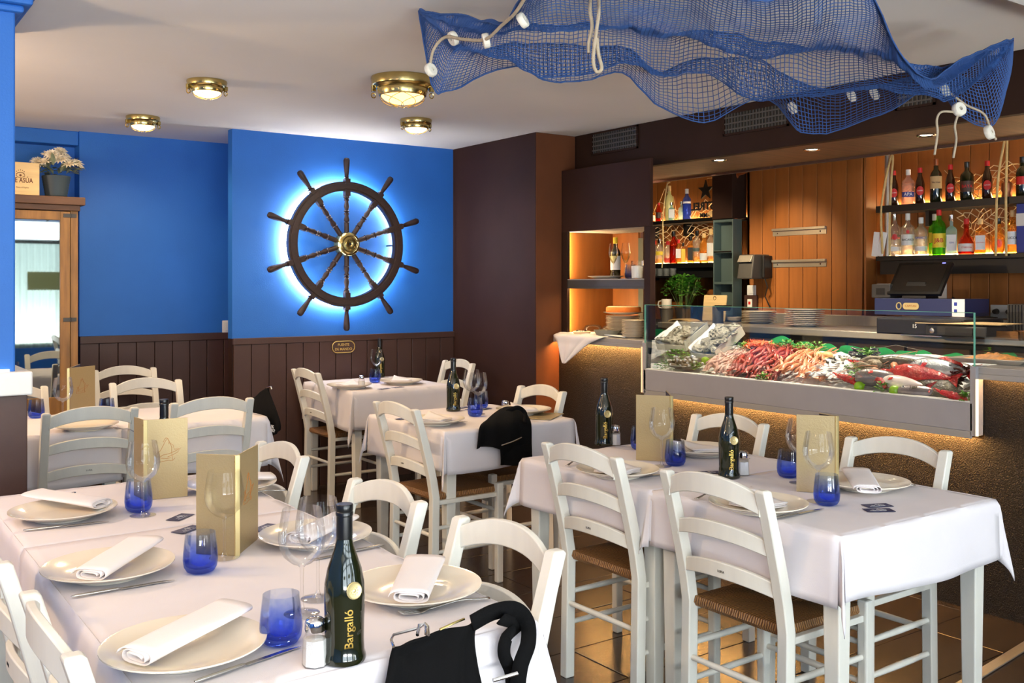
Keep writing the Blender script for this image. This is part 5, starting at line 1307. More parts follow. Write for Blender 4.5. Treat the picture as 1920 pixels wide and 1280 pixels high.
def mk_mussel():
    t = thing('mussel', '', 'mussel')
    for s_ in (-1, 1): M().grid(lambda u, v: (.034*math.cos(2*PI*u)*math.sin(PI*v*.5)+.006*math.sin(PI*v*.5), .016*math.sin(2*PI*u)*math.sin(PI*v*.5)*(1-.3*math.cos(2*PI*u)), s_*.010*math.cos(PI*v*.5)), 14, 5, True).build('shell_half', 'shell_dark', t, smooth=60)
    return t
heap(Kind(mk_mussel), PB((4.423, 3.141, 0.99), (4.416, 3.004, 0.988), (4.546, 3.076, 1.022), (4.524, 3.19, 1.016)), 20, .024, 'shiny black mussel in the small heap left of the silver fish', 'black mussels under parsley', ang=(1, 2), h=(.006, .022))
# goose barnacles on a dish
p = (4.1, 4.03, 0.916); bowl('barnacle_dish', 'shallow grey dish of goose barnacles at front left of the case', p, .10, .018, 'grey_bowl')
def mk_barn():
    t = thing('goose_barnacle', '', 'barnacle')
    M().tube([(0, 0, 0), (.012, .002, .006), (.026, 0, .012), (.036, -.002, .014)], [.006, .0075, .008, .007], 7).build('stalk', 'barnacle', t, smooth=60)
    M().lathe([(.0075, 0), (.008, .006), (.004, .012), (0, .014)], 6, T(.036, -.002, .014, ry=1.4)).build('plates', 'squid', t); return t
BN = Kind(mk_barn)
for k in range(26):
    a = rs.uniform(0, 2*PI); q = .075*rs.random()**.5
    BN.place((p[0]+q*math.cos(a), p[1]+q*math.sin(a), p[2]+.014+.028*(1-q/.08)), (rs.uniform(-.3, .3), rs.uniform(-.7, .2), rs.uniform(0, 6)), 'brown-grey goose barnacle heaped on the shallow dish', 'goose barnacles on the dish')

# fish
def fish(name, label, p, rot, L_, H_, W_, ma, fin, spiny=False, cat='fish'):
    p = (max(p[0], 4.04+H_*.42), max(p[1], 2.30+.63*L_), p[2]); t = thing(name, label, cat); t.location = p; t.rotation_euler = rot
    def sec(v):
        h = H_*(math.sin(PI*min(1, .06+.94*v)**.72)**.75)*.5+.006*(1-v)*0; h = max(h, H_*.075*(1 if v > .05 else .4)); return h
    def fn(u, v):
        a = 2*PI*u; h = sec(v); x = L_*(v-.5)
        n_ = 1+(.10*noise.noise(Vector((x*60, math.cos(a)*3, math.sin(a)*3))) if spiny else 0)
        return (x, math.cos(a)*h*n_, W_*h/H_*math.sin(a)*n_*1.0)
    M().grid(fn, 20, 26, True).build('body', ma, t, smooth=70)
    m = M(); e = L_*.47
    m.grid(lambda u, v: (e+.14*L_*v*(1+.35*abs(2*u-1)), (2*u-1)*(H_*.09+H_*.34*v), .002*math.sin(u*30)), 10, 3); m.build('tail_fin', fin, t).modifiers.new('t', 'SOLIDIFY').thickness = .003
    for s_, a0, a1, hh in ((1, .28, .80, .22), (-1, .55, .82, .16)):
        m = M(); m.grid(lambda u, v: (L_*(a0+(a1-a0)*u-.5)+.03*v, s_*(sec(a0+(a1-a0)*u)*.93+H_*hh*v*math.sin(PI*min(1, .15+.85*u))*(1 if not spiny else .7+.5*abs(math.sin(u*22)))), 0), 16, 2)
        m.build('dorsal_fin' if s_ > 0 else 'anal_fin', fin, t).modifiers.new('t', 'SOLIDIFY').thickness = .003
    for s_ in (1,):
        M().grid(lambda u, v: (-L_*.22+.10*L_*v, -H_*.05+(2*u-1)*H_*.10*(1-.3*v), W_*.5*.96+.006*v), 5, 3).build('pectoral_fin', fin, t).modifiers.new('t', 'SOLIDIFY').thickness = .002
        x = -L_*.40; M().ball((x, H_*.10, W_*.36), .008, .008, .004, 10, 6).build('eye', 'squid', t); M().ball((x, H_*.10, W_*.36+.003), .0045, .0045, .003, 8, 5).build('pupil', 'black', t)
        M().tube([(-L_*.27, H_*.26, W_*.40), (-L_*.25, 0, W_*.50), (-L_*.28, -H_*.26, W_*.38)], .0022, 5).build('gill_edge', ma, t, smooth=60)
    M().tube([(-L_*.49, .0, .012), (-L_*.46, -H_*.10, W_*.20), (-L_*.42, -H_*.13, W_*.26)], .0018, 5).build('mouth', 'black', t); return t
R = lambda rz, rx=0: (rx+.25, 0, rz)
fish('silver_fish', 'long silver fish along the back of the ice at right', (4.341, 2.676, 1.003), R(-PI/2+.03, .5), .60, .13, .09, 'fish_silver', 'fish_grey')
fish('silver_fish', 'silver fish with red gills behind the red scorpion fish', (4.191, 2.518, 1.009), R(-PI/2-.12, .6), .30, .12, .08, 'fish_silver', 'fish_red')
fish('scorpion_fish', 'big bright red spiny scorpion fish in the middle of the right end', (4.153, 2.585, 0.98), R(-PI/2-.14, .6), .33, .105, .09, 'fish_red', 'fish_red', True)
fish('white_bellied_fish', 'white and pink fish lying belly up below the red one', (4.094, 2.639, 0.939), R(-PI/2-.1, .5), .25, .085, .07, 'fish_white', 'fish_red')
fish('grey_fish', 'grey-pink fish with round head left of the red one', (4.109, 2.766, 0.958), R(-PI/2+.5, .5), .22, .09, .085, 'fish_grey', 'fish_red')
fish('turbot', 'dark speckled flat fish at the front right corner of the case', (4.067, 2.428, 0.932), R(-PI/2-.05, .55), .28, .15, .05, 'fish_dark', 'fish_dark')
fish('grey_fish', 'dark grey fish tail beside right front lime', (3.984, 2.515, 0.916), R(-PI/2+.35, .4), .22, .07, .05, 'fish_grey', 'fish_dark')
# lobster
def lobster(label, p, rot, L_, ma, mc_):
    t = thing('lobster', label, 'lobster'); t.location = p; t.rotation_euler = rot; m = M()
    pts = [(L_*(i/10-.5), 0, .02+.01*math.sin(PI*i/10)) for i in range(11)]; rad = [.012, .017, .02, .022, .024, .025, .027, .028, .027, .022, .010]
    m.tube(pts, [r*(1+.09*(i % 2)) for i, r in enumerate(rad)], 9).build('body', ma, t, smooth=50)
    M().grid(lambda u, v: (-L_*.5-.04*v, (2*u-1)*(.01+.026*v), .016-.008*v), 6, 2).build('tail_fan', ma, t)
    for s_ in (-1, 1):
        M().tube([(L_*.35, s_*.02, .02), (L_*.55, s_*.06, .02), (L_*.75, s_*.05, .02), (L_*.95, s_*.03, .015)], [.007, .010, .019, .004], 8).build('claw', mc_, t, smooth=60)
        g = M()
        for k in range(4): g.tube([(L_*(.1+.07*k), s_*.02, .02), (L_*(.12+.07*k), s_*.05, .03), (L_*(.1+.07*k), s_*.075, .0)], .003, 4)
        g.build('walking_legs', ma, t)
        M().tube([(L_*.46, s_*.01, .03), (L_*.7, s_*.10, .06), (L_*.5, s_*.2, .05), (0, s_*.22, .02)], .0012, 4).build('antenna', mc_, t)
    return t
lobster('dark brown lobster behind the red scorpion fish', (4.231, 2.733, 1.0), (-.25, 0, PI/2+.1), .24, 'fish_dark', 'barnacle')
lobster('pale brown lobster claw end beside the mussels', (4.201, 2.857, 0.982), R(-PI/2-.5, 0), .14, 'barnacle', 'langoustine')
for p, a, w_ in (((4.058, 2.9, 0.93), .1, 'left of the front limes'), ((4.078, 2.759, 0.94), -.3, 'left of the white-bellied fish'), ((4.234, 2.933, 0.986), .4, 'below the mussels'), ((4.016, 2.339, 0.904), .2, 'in the right front corner')):
    t = mk_prawn('giant_red_prawn', '', 'fish_red', .15, .014).place(p, (.2, TILT, PI/2+a), 'large crimson prawn '+w_, 'large crimson prawns')
for k in range(5):
    p = Vector((4.171, 2.389, 0.974))+Vector((rs.uniform(-.05, .05), rs.uniform(-.05, .04), rs.uniform(0, .05)))
    g = M()
    for j in range(8): a = rs.uniform(0, 6); g.tube([(0, 0, 0), (.03*math.cos(a), .03*math.sin(a), .015), (.05*math.cos(a+.3), .05*math.sin(a+.3), .02)], [.004, .003, .001], 5)
    g.ball((0, 0, 0), .02, .016, .012, 8, 6, wob=.3); tag(g.build('small_crab', mat('crab_brown', (88, 44, 36), .4, var=.3, vs=40, coat=.3), loc=p, smooth=60), 'small brown crab in the heap at right end of the case', 'crab', 'small brown crabs at the right end')
# green scalloped dividers along the back
for k, (top, w_) in enumerate([([(4.046, 0.961), (3.862, 1.06), (3.802, 1.088), (3.744, 1.097), (3.667, 1.054), (3.644, 0.985)], 'tallest one behind the red prawns'), ([(3.675, 0.977), (3.66, 1.055), (3.6, 1.073), (3.555, 1.066), (3.504, 1.023), (3.497, 0.981)], 'behind the lemon'),
      ([(3.519, 0.968), (3.504, 1.041), (3.454, 1.065), (3.419, 1.067), (3.377, 1.039), (3.363, 0.978)], 'left behind clam bowl'), ([(3.384, 0.971), (3.363, 1.046), (3.325, 1.065), (3.234, 1.056), (3.188, 1.041), (3.175, 0.978)], 'right behind clam bowl'),
      ([(3.201, 0.965), (3.168, 1.048), (3.11, 1.065), (3.072, 1.064), (3.015, 1.034), (3.009, 0.961)], 'above left end of the silver fish'), ([(3.028, 0.96), (3.015, 1.045), (2.954, 1.054), (2.899, 1.054), (2.863, 1.064), (2.805, 1.038), (2.799, 0.965)], 'above the middle of silver fish'),
      ([(2.782, 0.961), (2.764, 1.035), (2.719, 1.051), (2.679, 1.061), (2.635, 1.048), (2.586, 1.032), (2.581, 0.965)], 'at the right end beside glass edge'), ([(4.855, 0.941), (4.845, 1.079), (4.788, 1.099), (4.712, 1.091), (4.623, 1.059), (4.604, 0.955)], 'at the left end behind the crate')]):
    pts = [catmull([(a, b, 0) for a, b in top], i/24) for i in range(25)]; zb = min(a[1] for a in top)-.02
    poly = [(q.x, q.y) for q in pts]+[(top[-1][0], zb), (top[0][0], zb)]
    m = M(); n = len(poly); m.add([(4.619, a, b) for a, b in poly]+[(4.622, a, b) for a, b in poly], [tuple(range(n)), tuple(range(n, 2*n))[::-1]]+[(i, i+n, (i+1) % n+n, (i+1) % n) for i in range(n)])
    tag(m.build('green_divider', 'green_card'), 'green wavy-topped divider card at back of the seafood, '+w_, 'divider', 'green divider cards')
# ================================================================== bottles and bar things
def spirit(label, p, H_, r, shape, glass, cap, capcol, lab=None, text=None, tcol='black_print', liquid=None, neck=None, rz=None, badge=None):
    t = thing('spirit_bottle', label, 'bottle', p, -math.atan2(p[0], p[1]) if rz is None else rz, None)
    nr = neck or min(.0135, r*.42)
    if shape == 'beer': prof = [(0, 0), (r*.9, 0), (r, .006), (r, H_*.52), (r*.86, H_*.62), (nr*1.1, H_*.78), (nr, H_*.93), (nr, H_*.94)]
    elif shape == 'wine': prof = [(0, 0), (r*.92, 0), (r, .006), (r, H_*.60), (r*.86, H_*.68), (nr*1.15, H_*.76), (nr, H_*.94)]
    elif shape == 'squat': prof = [(0, 0), (r*.92, 0), (r, .01), (r*.98, H_*.26), (r*.66, H_*.46), (nr*1.3, H_*.56), (nr, H_*.92)]
    elif shape == 'square': prof = [(0, 0), (r*1.25, 0), (r*1.32, .005), (r*1.32, H_*.60), (r*1.1, H_*.66), (nr, H_*.72), (nr, H_*.92)]
    elif shape == 'round': prof = [(0, 0), (r*.6, 0), (r*.85, H_*.10), (r, H_*.28), (r*.85, H_*.46), (nr*1.4, H_*.58), (nr, H_*.92)]
    else: prof = [(0, 0), (r*.94, 0), (r, .005), (r, H_*.62), (r*.92, H_*.68), (nr*1.3, H_*.755), (nr, H_*.80), (nr, H_*.93)]
    sq = shape == 'square'
    M().lathe(prof, 4 if sq else 20, T(rz=PI/4) if sq else None).build('body', glass, t, smooth=35 if not sq else 20)
    M().lathe([(nr*1.02, H_*(.84 if shape != 'beer' else .86)), (nr*1.14, H_*.85 if shape != 'beer' else H_*.87), (nr*1.14, H_*.995), (nr*.9, H_), (0, H_)], 16).build('cap', capcol, t, smooth=40)
    if liquid:
        lm, lv = liquid; rr = [(x*.93, max(z, .004)) for x, z in prof if z < H_*lv]
        last = rr[-1]; rr += [(last[0], H_*lv), (0, H_*lv)]
        M().lathe(rr, 4 if sq else 20, T(rz=PI/4) if sq else None).build('liquid', lm, t, smooth=35)
    if lab:
        lm, z0, z1 = lab; rl = (r*1.32*.7071 if sq else r)*1.015
        if sq: M().box(-rl*.85, rl*.85, -rl-.0006, -rl+.0002, H_*z0, H_*z1).build('label', lm, t)
        else: strip_label(rl, H_*z0, H_*z1).build('label', lm, t)
        if text:
            s_ = text[1]; tx = text_mesh(text[0], s_, .0003, .012); q = M()
            if sq: q.v = [(x, -rl-.0008-z, y+H_*(z0+z1)/2) for x, y, z in tx.v]; q.f = tx.f; q.mi = tx.mi
            else:
                w2 = M(); w2.v = [(x, y+H_*(text[2] if len(text) > 2 else (z0+z1)/2), z+.0006) for x, y, z in tx.v]; w2.f = tx.f; w2.mi = tx.mi; q = bent(w2, rl)
            q.build('lettering', tcol, t)
    if badge:
        bm, zc, br = badge; rl = r*1.02; g = M()
        def fn(u, v): a = 2*PI*u; x = br*v*math.cos(a); y = br*1.25*v*math.sin(a); return (math.sin(x/rl)*(rl+.0006), -math.cos(x/rl)*(rl+.0006), H_*zc+y)
        g.grid(fn, 20, 2, True).build('badge', bm, t)
    return t
BX = 5.885
S1, S2 = SU+.0005, SL+.0005
def beer(y, k):
    t = spirit('brown beer bottle on the upper right shelf, %s' % k, (BX, y, S1), .238, .030, 'beer', 'brown_bottle', 1, 'red_print', badge=('red_print', .36, .024))
    tx = text_mesh('DAMM', .011, .0003); w2 = M(); w2.v = [(x, y_+.086, z+.0012) for x, y_, z in tx.v]; w2.f = tx.f; w2.mi = tx.mi; bent(w2, .0306).build('lettering', 'white_print', t)
YU = dict((u, y) for u, y in [(1676, 3.857), (1703, 3.751), (1725, 3.666), (1755, 3.554), (1782, 3.456), (1813, 3.346), (1851, 3.216), (1888, 3.093), (1917, 3.0), (1675, 3.861), (1702, 3.754), (1727, 3.659), (1746, 3.587), (1762, 3.528), (1784, 3.449), (1812, 3.35), (1838, 3.26), (1872, 3.146), (1899, 3.058), (1916, 3.003)])
beer(YU[1676], 'leftmost'); beer(YU[1725], 'right of the clear pink bottle'); beer(YU[1782], 'below a hanging rope end'); beer(YU[1851], 'in front of the cream net')
spirit('clear pink bottle with blue label on the upper right shelf', (BX, YU[1703], S1), .235, .040, 'gin', 'pink_bottle', 1, 'white_print', ('blue_print', .22, .36), ('APA', .030), 'white_print', ('pink_bottle', .6))
spirit('tall dark bottle with tan label on the upper right shelf', (BX, YU[1755], S1), .285, .037, 'wine', 'dark_bottle', 1, 'copper_pipe', ('cardboard', .32, .60), ('Vermut', .018), 'brown_paint')
spirit('dark clear-topped bottle with red letters, right of a beer bottle', (BX, YU[1813], S1), .245, .040, 'gin', 'dark_bottle', 1, 'black_foil', ('brown_paint', .22, .50), ('BAYA', .026), 'red_print')
spirit('dark bottle at right edge of the upper shelf', (BX, YU[1917], S1), .24, .036, 'wine', 'dark_bottle', 1, 'black_foil', ('red_print', .3, .5))
t = thing('candle_lantern', 'dark bronze lantern-shaped flask on the upper right shelf', 'lantern', (BX, YU[1888], S1))
M().lathe([(0, 0), (.030, 0), (.032, .01), (.026, .03), (.034, .05), (.030, .09), (.016, .10), (.020, .115), (.012, .125), (0, .128)], 16).build('body', 'copper_pipe', t, smooth=40)
M().tube([(.022*math.cos(a), 0, .12+.022*math.sin(a)) for a in [PI*i/8 for i in range(9)]], .002, 5).build('handle', 'copper_pipe', t)
spirit('clear bottle with red round seal at left end of the lower right shelf', (BX, YU[1675]-.01, S2), .285, .043, 'gin', 'clear_bottle', 1, 'steel', ('white_print', .12, .22), ('MARTINI', .018, .42), 'red_print', ('clear_bottle', .5), badge=('red_print', .45, .016))
spirit('clear rum bottle with white cap and white label', (BX, YU[1702], S2), .282, .044, 'gin', 'clear_bottle', 1, 'white_print', ('white_print', .25, .50), ('BACARDI', .019), 'black_print', ('clear_bottle', .5), badge=('red_print', .56, .010))
spirit('clear vodka bottle with blue letters', (BX, YU[1727], S2), .25, .041, 'gin', 'clear_bottle', 1, 'white_print', ('white_print', .12, .24), ('ABSOLUT', .019, .46), 'blue_print', ('clear_bottle', .5))
spirit('yellow-green bottle half hidden behind the green whisky bottle', (BX+.04, YU[1746], S2), .27, .038, 'gin', 'green_bottle', 1, 'white_print', (mat('yellow_label', (238, 206, 50), .5), .3, .55))
spirit('green whisky bottle with yellow label and red letters J&B', (BX-.01, YU[1762], S2), .30, .041, 'wine', 'green_bottle', 1, 'red_print', ('yellow_label', .16, .46), ('J&B', .038), 'red_print', ('green_bottle', .6))
spirit('pale blue square gin bottle on the lower right shelf', (BX, YU[1784], S2), .255, .034, 'square', 'aqua_bottle', 1, 'steel', ('white_print', .10, .50), ('GIN', .016), 'blue_print', ('aqua_bottle', .35))
spirit('squat dark red bottle with cream label', (BX, YU[1812], S2), .225, .050, 'squat', 'red_bottle', 1, 'red_print', ('white_print', .08, .30), ('CORDON', .014), 'red_print', ('red_bottle', .3))
spirit('square amber bottle with cream label on the lower right shelf', (BX, YU[1838], S2), .22, .034, 'square', 'amber_bottle', 1, 'pine', ('paper', .12, .52), ('COINTREAU', .009), 'red_print', ('amber_bottle', .5))
spirit('round amber liqueur bottle behind the jute rope', (BX, YU[1872], S2), .215, .044, 'round', 'amber_bottle', 1, 'black_foil', None, None, 'black_print', ('amber_bottle', .4), badge=('red_bottle', .28, .020))
spirit('amber bottle with pale label and cork at right end of lower shelf', (BX, YU[1899], S2), .26, .044, 'gin', 'amber_bottle', 1, 'pine', ('paper', .2, .5), ('LICOR', .02), 'black_print', ('amber_bottle', .55))
t = thing('bottle_carton', 'blue and white carton at right edge of the lower shelf', 'carton', (BX, YU[1916]-.035, S2))
M().box(-.045, .045, -.045, .045, 0, .30).build('carton_body', 'blue_print', t, bevel=.002); M().box(-.046, .046, -.046, .046, .16, .235).build('white_band', 'white_print', t)
# left shelves: solid stand-ins for the side mirror's reflection
BXL = 5.885; YL = dict((u, y) for u, y in [(1222, 6.184), (1235, 6.099), (1255, 5.971), (1264, 5.914), (1273, 5.858), (1291, 5.747), (1312, 5.622), (1322, 5.563), (1331, 5.511), (1227, 6.151), (1237, 6.086), (1252, 5.99), (1263, 5.92), (1272, 5.864), (1281, 5.808), (1295, 5.723), (1307, 5.651), (1320, 5.575), (1333, 5.499)])
S3, S4 = SU+.0105, SL-.0115
spirit('yellow bottle at far left end of the reflected upper left shelf', (BXL, YL[1222], S3), .12, .03, 'gin', 'amber_bottle', 1, 'black_foil', ('paper', .1, .5))
spirit('small red bottle on the reflected upper left shelf', (BXL, YL[1235], S3), .165, .026, 'beer', 'red_bottle', 1, 'red_print', ('brown_paint', .2, .5), liquid=('red_bottle', .5))
spirit('tall pale yellow bottle like a lighthouse on the reflected upper left shelf', (BXL, YL[1255], S3), .30, .036, 'wine', mat('pale_yellow_glass', (232, 222, 150), .25, alpha=.9), 1, 'pine')
spirit('pale aqua square gin bottle, front one on the reflected upper left shelf', (BXL-.03, YL[1264], S3), .155, .028, 'square', 'aqua_bottle', 1, 'steel', ('white_print', .15, .6))
spirit('pale aqua square gin bottle, rear one on the reflected upper left shelf', (BXL+.03, YL[1273], S3), .16, .028, 'square', 'aqua_bottle', 1, 'steel')
spirit('deep blue bottle on the reflected upper left shelf before the star', (BXL-.02, YL[1291], S3), .255, .034, 'gin', 'blue_bottle', 1, 'white_print', ('white_print', .52, .58), liquid=('blue_bottle', .5))
for u, (nm_, H_, r, sh, gl, cp_, lb, lq) in {1227: ('clear bottle at left end', .20, .03, 'gin', 'clear_bottle', 'red_print', None, ('red_bottle', .1)), 1237: ('clear bottle with yellow label', .21, .036, 'gin', 'clear_bottle', 'steel', ('yellow_label', .35, .5), ('amber_bottle', .2)),
    1252: ('clear bottle with dark liquid', .19, .030, 'gin', 'clear_bottle', 'red_print', None, ('red_bottle', .25)), 1263: ('red bottle with dark collar', .27, .034, 'wine', 'red_bottle', 'black_foil', None, ('red_bottle', .55)),
    1272: ('square amber bottle with pale label', .20, .026, 'square', 'amber_bottle', 'red_print', ('paper', .22, .6), ('amber_bottle', .5)), 1281: ('small square gold bottle', .17, .020, 'square', 'amber_bottle', 'black_foil', ('yellow_label', .1, .7), None),
    1295: ('square whiskey bottle with black label', .22, .030, 'square', 'amber_bottle', 'black_foil', ('black_print', .1, .58), ('amber_bottle', .5)), 1307: ('clear bottle with slanted dark label', .265, .036, 'gin', 'clear_bottle', 'black_foil', ('slate_green', .35, .46), ('amber_bottle', .2)),
    1320: ('dark gold bottle with cream labels', .24, .036, 'wine', 'amber_bottle', 'pine', ('paper', .08, .32), ('amber_bottle', .4)), 1333: ('clear bottle with large white label', .27, .034, 'gin', 'clear_bottle', 'pine', ('paper', .2, .58), ('amber_bottle', .16))}.items():
    spirit(nm_+' on the reflected lower left shelf', (BXL, YL[u], S4), H_, r, sh, gl, 1, cp_, lb, liquid=lq)
sg = thing('star_sign', 'black star over mirror-reversed letters on the reflected upper left shelf', 'sign', (5.93, YL[1322], S3))
st = [(.085*(1 if k % 2 == 0 else .40)*math.sin(PI*k/5), .085*(1 if k % 2 == 0 else .40)*math.cos(PI*k/5)) for k in range(10)]
M().prism(st, -.006, .006, Matrix(((0, 0, 1, 0), (-1, 0, 0, .035), (0, 1, 0, .235), (0, 0, 0, 1)))).build('star', 'black_print', sg)
for s_, sz, dz in (('ESTRELLA', .088, .105), ('DAMM', .05, .03)):
    tx = text_mesh(s_, sz, .004, .03, 1.1); q = M(); q.v = [(-z, x+(.02 if s_ == 'DAMM' else .10), y+dz) for x, y, z in tx.v]; q.f = [f_[::-1] for f_ in tx.f]; q.mi = tx.mi; q.build('letters', 'black_print', sg)
M().tube([(0, -.12, .0), (0, -.12, .33), (0, .02, .33)], .003, 5).build('wire_frame', 'jute', sg)
tag(M().box(-.02, .02, -.02, .02, -.02, .02).build('wooden_dice', 'pine', bevel=.003, loc=(5.90, YL[1331], S3+.033), rot=(.6, .6, .3)), 'small tilted wooden cube at right end of the reflected upper left shelf', 'ornament')
# cream decorative nets
def wallnet(label, fn, nu, nv, r=.0028, ma='net_cream'):
    nu = int(nu*.62)//2*2; nv = max(4, int(nv*.62)); rj = random.Random(nu+nv)
    m = M(); g2 = [[Vector(fn(i/nu, j/nv))+Vector((rj.uniform(-.012, .0), rj.uniform(-.014, .014), rj.uniform(-.012, .012)-.012*math.sin(i*.9))) for i in range(nu+1)] for j in range(nv+1)]
    for j in range(nv):
        for i in range(nu+1):
            for di in (0, 1):
                a = i; b = i+(1 if (j+di) % 2 else -1)
                if (i+j) % 2 == 0 and 0 <= b <= nu: twine(m, g2[j][i], g2[j+1][b], r)
    return tag(m.build('decor_net', ma), label, 'net')
yA, yB = 3.526, 2.997
wallnet('cream knotted net draped above the upper right shelf', lambda u, v: (5.955+.02*math.sin(9*u), yA+(yB-yA)*u*(1-.0*v)-.04*v*(1-u), 2.145-.06*math.sin(PI*min(1, u*1.7))-(.20-.04*u)*v), 28, 14)
yC, yD = 3.453, 2.997
wallnet('cream knotted net hanging between the two right shelves', lambda u, v: (5.95+.025*math.sin(8*u+2*v), yC+(yD-yC)*(u+(.12*v*(1-u))), SU-.05-.23*v*(1-.25*u)), 26, 16)
yE, yF = 6.283, 5.517
wallnet('cream knotted net draped over the reflected upper left shelf bottles', lambda u, v: (5.955, yE+(yF-yE)*u, S3+.10+.16*(math.exp(-((u-.28)*7)**2)+.9*max(0, u-.55))*(1-v)-.09*v+.02*math.sin(8*u)), 28, 8)
wallnet('cream knotted net hanging over the reflected lower left shelf bottles', lambda u, v: (5.945+.02*math.sin(7*u), yE+(yF-yE)*u, S3-.035-(.09+.10*math.sin(PI*u)**2)*v), 28, 10)
rope('hanging_rope', 'jute rope looped over a steel tube at left end of the right shelves', [(5.79, 3.877, 1.602), (5.79, 3.889, 1.873), (5.8, 3.864, 2.085), (5.81, 3.827, 2.245), (5.81, 3.815, 2.222), (5.8, 3.82, 2.081), (5.8, 3.832, 1.799), (5.79, 3.826, 1.594)], .0075, 'jute')
rope('hanging_rope', 'jute rope doubled over a peg before the cream net at right', [(5.775, 3.103, 1.57), (5.775, 3.1, 1.826), (5.79, 3.095, 2.05), (5.8, 3.062, 2.265), (5.8, 3.049, 2.263), (5.79, 3.047, 2.046), (5.775, 3.042, 1.822), (5.775, 3.039, 1.568)], .0075, 'jute')
rope('hanging_rope', 'jute rope hanging over the reflected lower left shelf bottles', [(5.775, 5.947, 1.538), (5.775, 5.928, 1.681), (5.78, 5.939, 1.949), (5.8, 5.916, 2.216), (5.81, 5.888, 2.25)], .006, 'jute')
tag(M().tube([(5.84, 3.875, 2.302), (5.84, 3.875, 1.589)], .018, 12).build('steel_tube', 'brushed_steel', smooth=40), 'upright steel tube at left end of the right bottle shelves', 'tube')
for u, a, w_ in ((1657, .12, 'left'), (1666, .22, 'right')):
    p = X_ = (5.80, YU[1675]+(.085 if u == 1657 else .045), S2)
    o = M().box(-.006, .006, -.022, .022, 0, .165).build('white_paddle', 'paper', bevel=.004, loc=p, rot=(a, 0, 0)); tag(o, 'white paddle board leaning by the martini-style clear bottle, %s of two' % w_ if False else 'white board leaning at left end of the lower right shelf, %s of two' % w_, 'board')

# ---------------------------------------------------------------- back counter things
BZ = 1.1205
def stack(label, p, r, n, th=.011):
    for k in range(n):
        if stack.p is None: o = stack.p = mk_plate()
        else: o = stack.p.copy(); COL.objects.link(o)
        o.location = (p[0]+rs.uniform(-.002, .002), p[1]+rs.uniform(-.002, .002), p[2]+k*th); s_ = r/.1435; o.scale = (s_, s_, .55 if th < .013 else .8)
        j = n-1-k; w1, w2 = label.split(' plate ', 1); o['label'] = w1+' plate '+(('topmost' if j == 0 else 'lowest' if k == 0 else ('second', 'third', 'fourth', 'fifth', 'sixth', 'seventh', 'eighth', 'ninth', 'tenth', 'eleventh', 'twelfth', 'thirteenth')[j-1]+' from top')+' '+w2); o['category'] = 'plate'; o['group'] = label.replace(' plate ', ' plates ')
stack.p = None
stack('white plate in the left stack on steel back counter', (5.522, 4.698, 1.121), .125, 7, .012)
stack('white plate in the taller right stack on steel back counter', (5.347, 4.166, 1.121), .13, 9, .0125)
stack('small white plate in a low stack beside the coffee tamper', (5.606, 5.008, 1.121), .055, 3, .010)
t = thing('cash_box', 'black cash drawer with small lock on steel back counter', 'till', (4.857, 3.035, 1.121), -.02)
M().box(0, .38, -.26, .26, .004, .095).build('drawer_box', 'black', t, bevel=.004)
M().box(-.006, 0, -.25, .25, .01, .088).build('drawer_front', 'black', t, bevel=.002)
M().box(-.012, -.006, -.14, .10, -.0, .006).build('pull', 'steel', t)
tx = text_mesh('15', .03, .0003); q = M(); q.v = [(-.0065-z, -x+.02, y+.052) for x, y, z in tx.v]; q.f = tx.f; q.mi = tx.mi; q.build('lettering', 'white_print', t)
tb = (5.3, 3.326, 1.186)
t = thing('reflection_box', 'navy box modelling a blue glass reflection, with brass key-shaped plate, on the cash drawer', 'till', (5.30, tb[1], BZ+.0955))  # solid box standing in for a blue reflection in the case glass
M().box(0, .26, -.30, .28, 0, .10).build('case', mat('navy_box', (34, 44, 84), .3), t, bevel=.003)
M().box(-.003, .0, -.30, -.225, 0, .10).build('white_end', 'white_print', t)
for z in (.022, .062): M().box(-.004, -.002, -.255, -.238, z, z+.02).build('blue_mark', 'blue_print', t)
g = M(); g.prism([(x+.012, y) for x, y in pill(.105, .040)], 0, .004, Matrix(((0, 0, -1, -.001), (-1, 0, 0, .045), (0, 1, 0, .055), (0, 0, 0, 1))))
g.tube([(-.003, .112+.016*math.cos(a), .055+.020*math.sin(a)) for a in [2*PI*i/14 for i in range(14)]], .004, 5, closed=True); g.build('key_plate', 'pale_gold', t)
tx = text_mesh('CAPITAN', .018, .0004, .01); q = M(); q.v = [(-.0056-z, -x+.033, y+.055) for x, y, z in tx.v]; q.f = tx.f; q.mi = tx.mi; q.build('lettering', 'menu_line', t)
ts = (5.38, 3.383, 1.24)
t = thing('till_screen', 'black tilted touch screen on the till', 'screen', (5.36, ts[1], BZ+.196))
mt = T(0, 0, .02, ry=.62)
M().box(-.012, .012, -.175, .175, 0, .235, mt).build('bezel', 'black_gloss', t, bevel=.003)
M().box(-.0135, -.012, -.155, .155, .02, .215, mt).build('display', 'screen', t)
M().box(-.0145, -.012, -.135, -.115, .222, .228, mt).build('power_light', 'blue_led', t)
M().hexa([(0, -.08, 0), (.14, -.08, 0), (.14, .08, 0), (0, .08, 0), (.03, -.06, .1), (.12, -.06, .1), (.12, .06, .1), (.03, .06, .1)]).build('stand', 'black', t, bevel=.003)
tp = (5.36, 3.604, 1.232)
t = thing('receipt_printer', 'small black receipt printer left of the till screen', 'printer', (5.36, tp[1], BZ+.196))
M().box(0, .15, -.065, .065, 0, .085).build('case', 'dark_grey', t, bevel=.006); M().box(.03, .10, -.045, .045, .085, .088).build('paper_slot', 'counter_grey', t); M().box(-.002, 0, -.03, .03, .02, .06).build('front_window', 'black_gloss', t)
g = M()
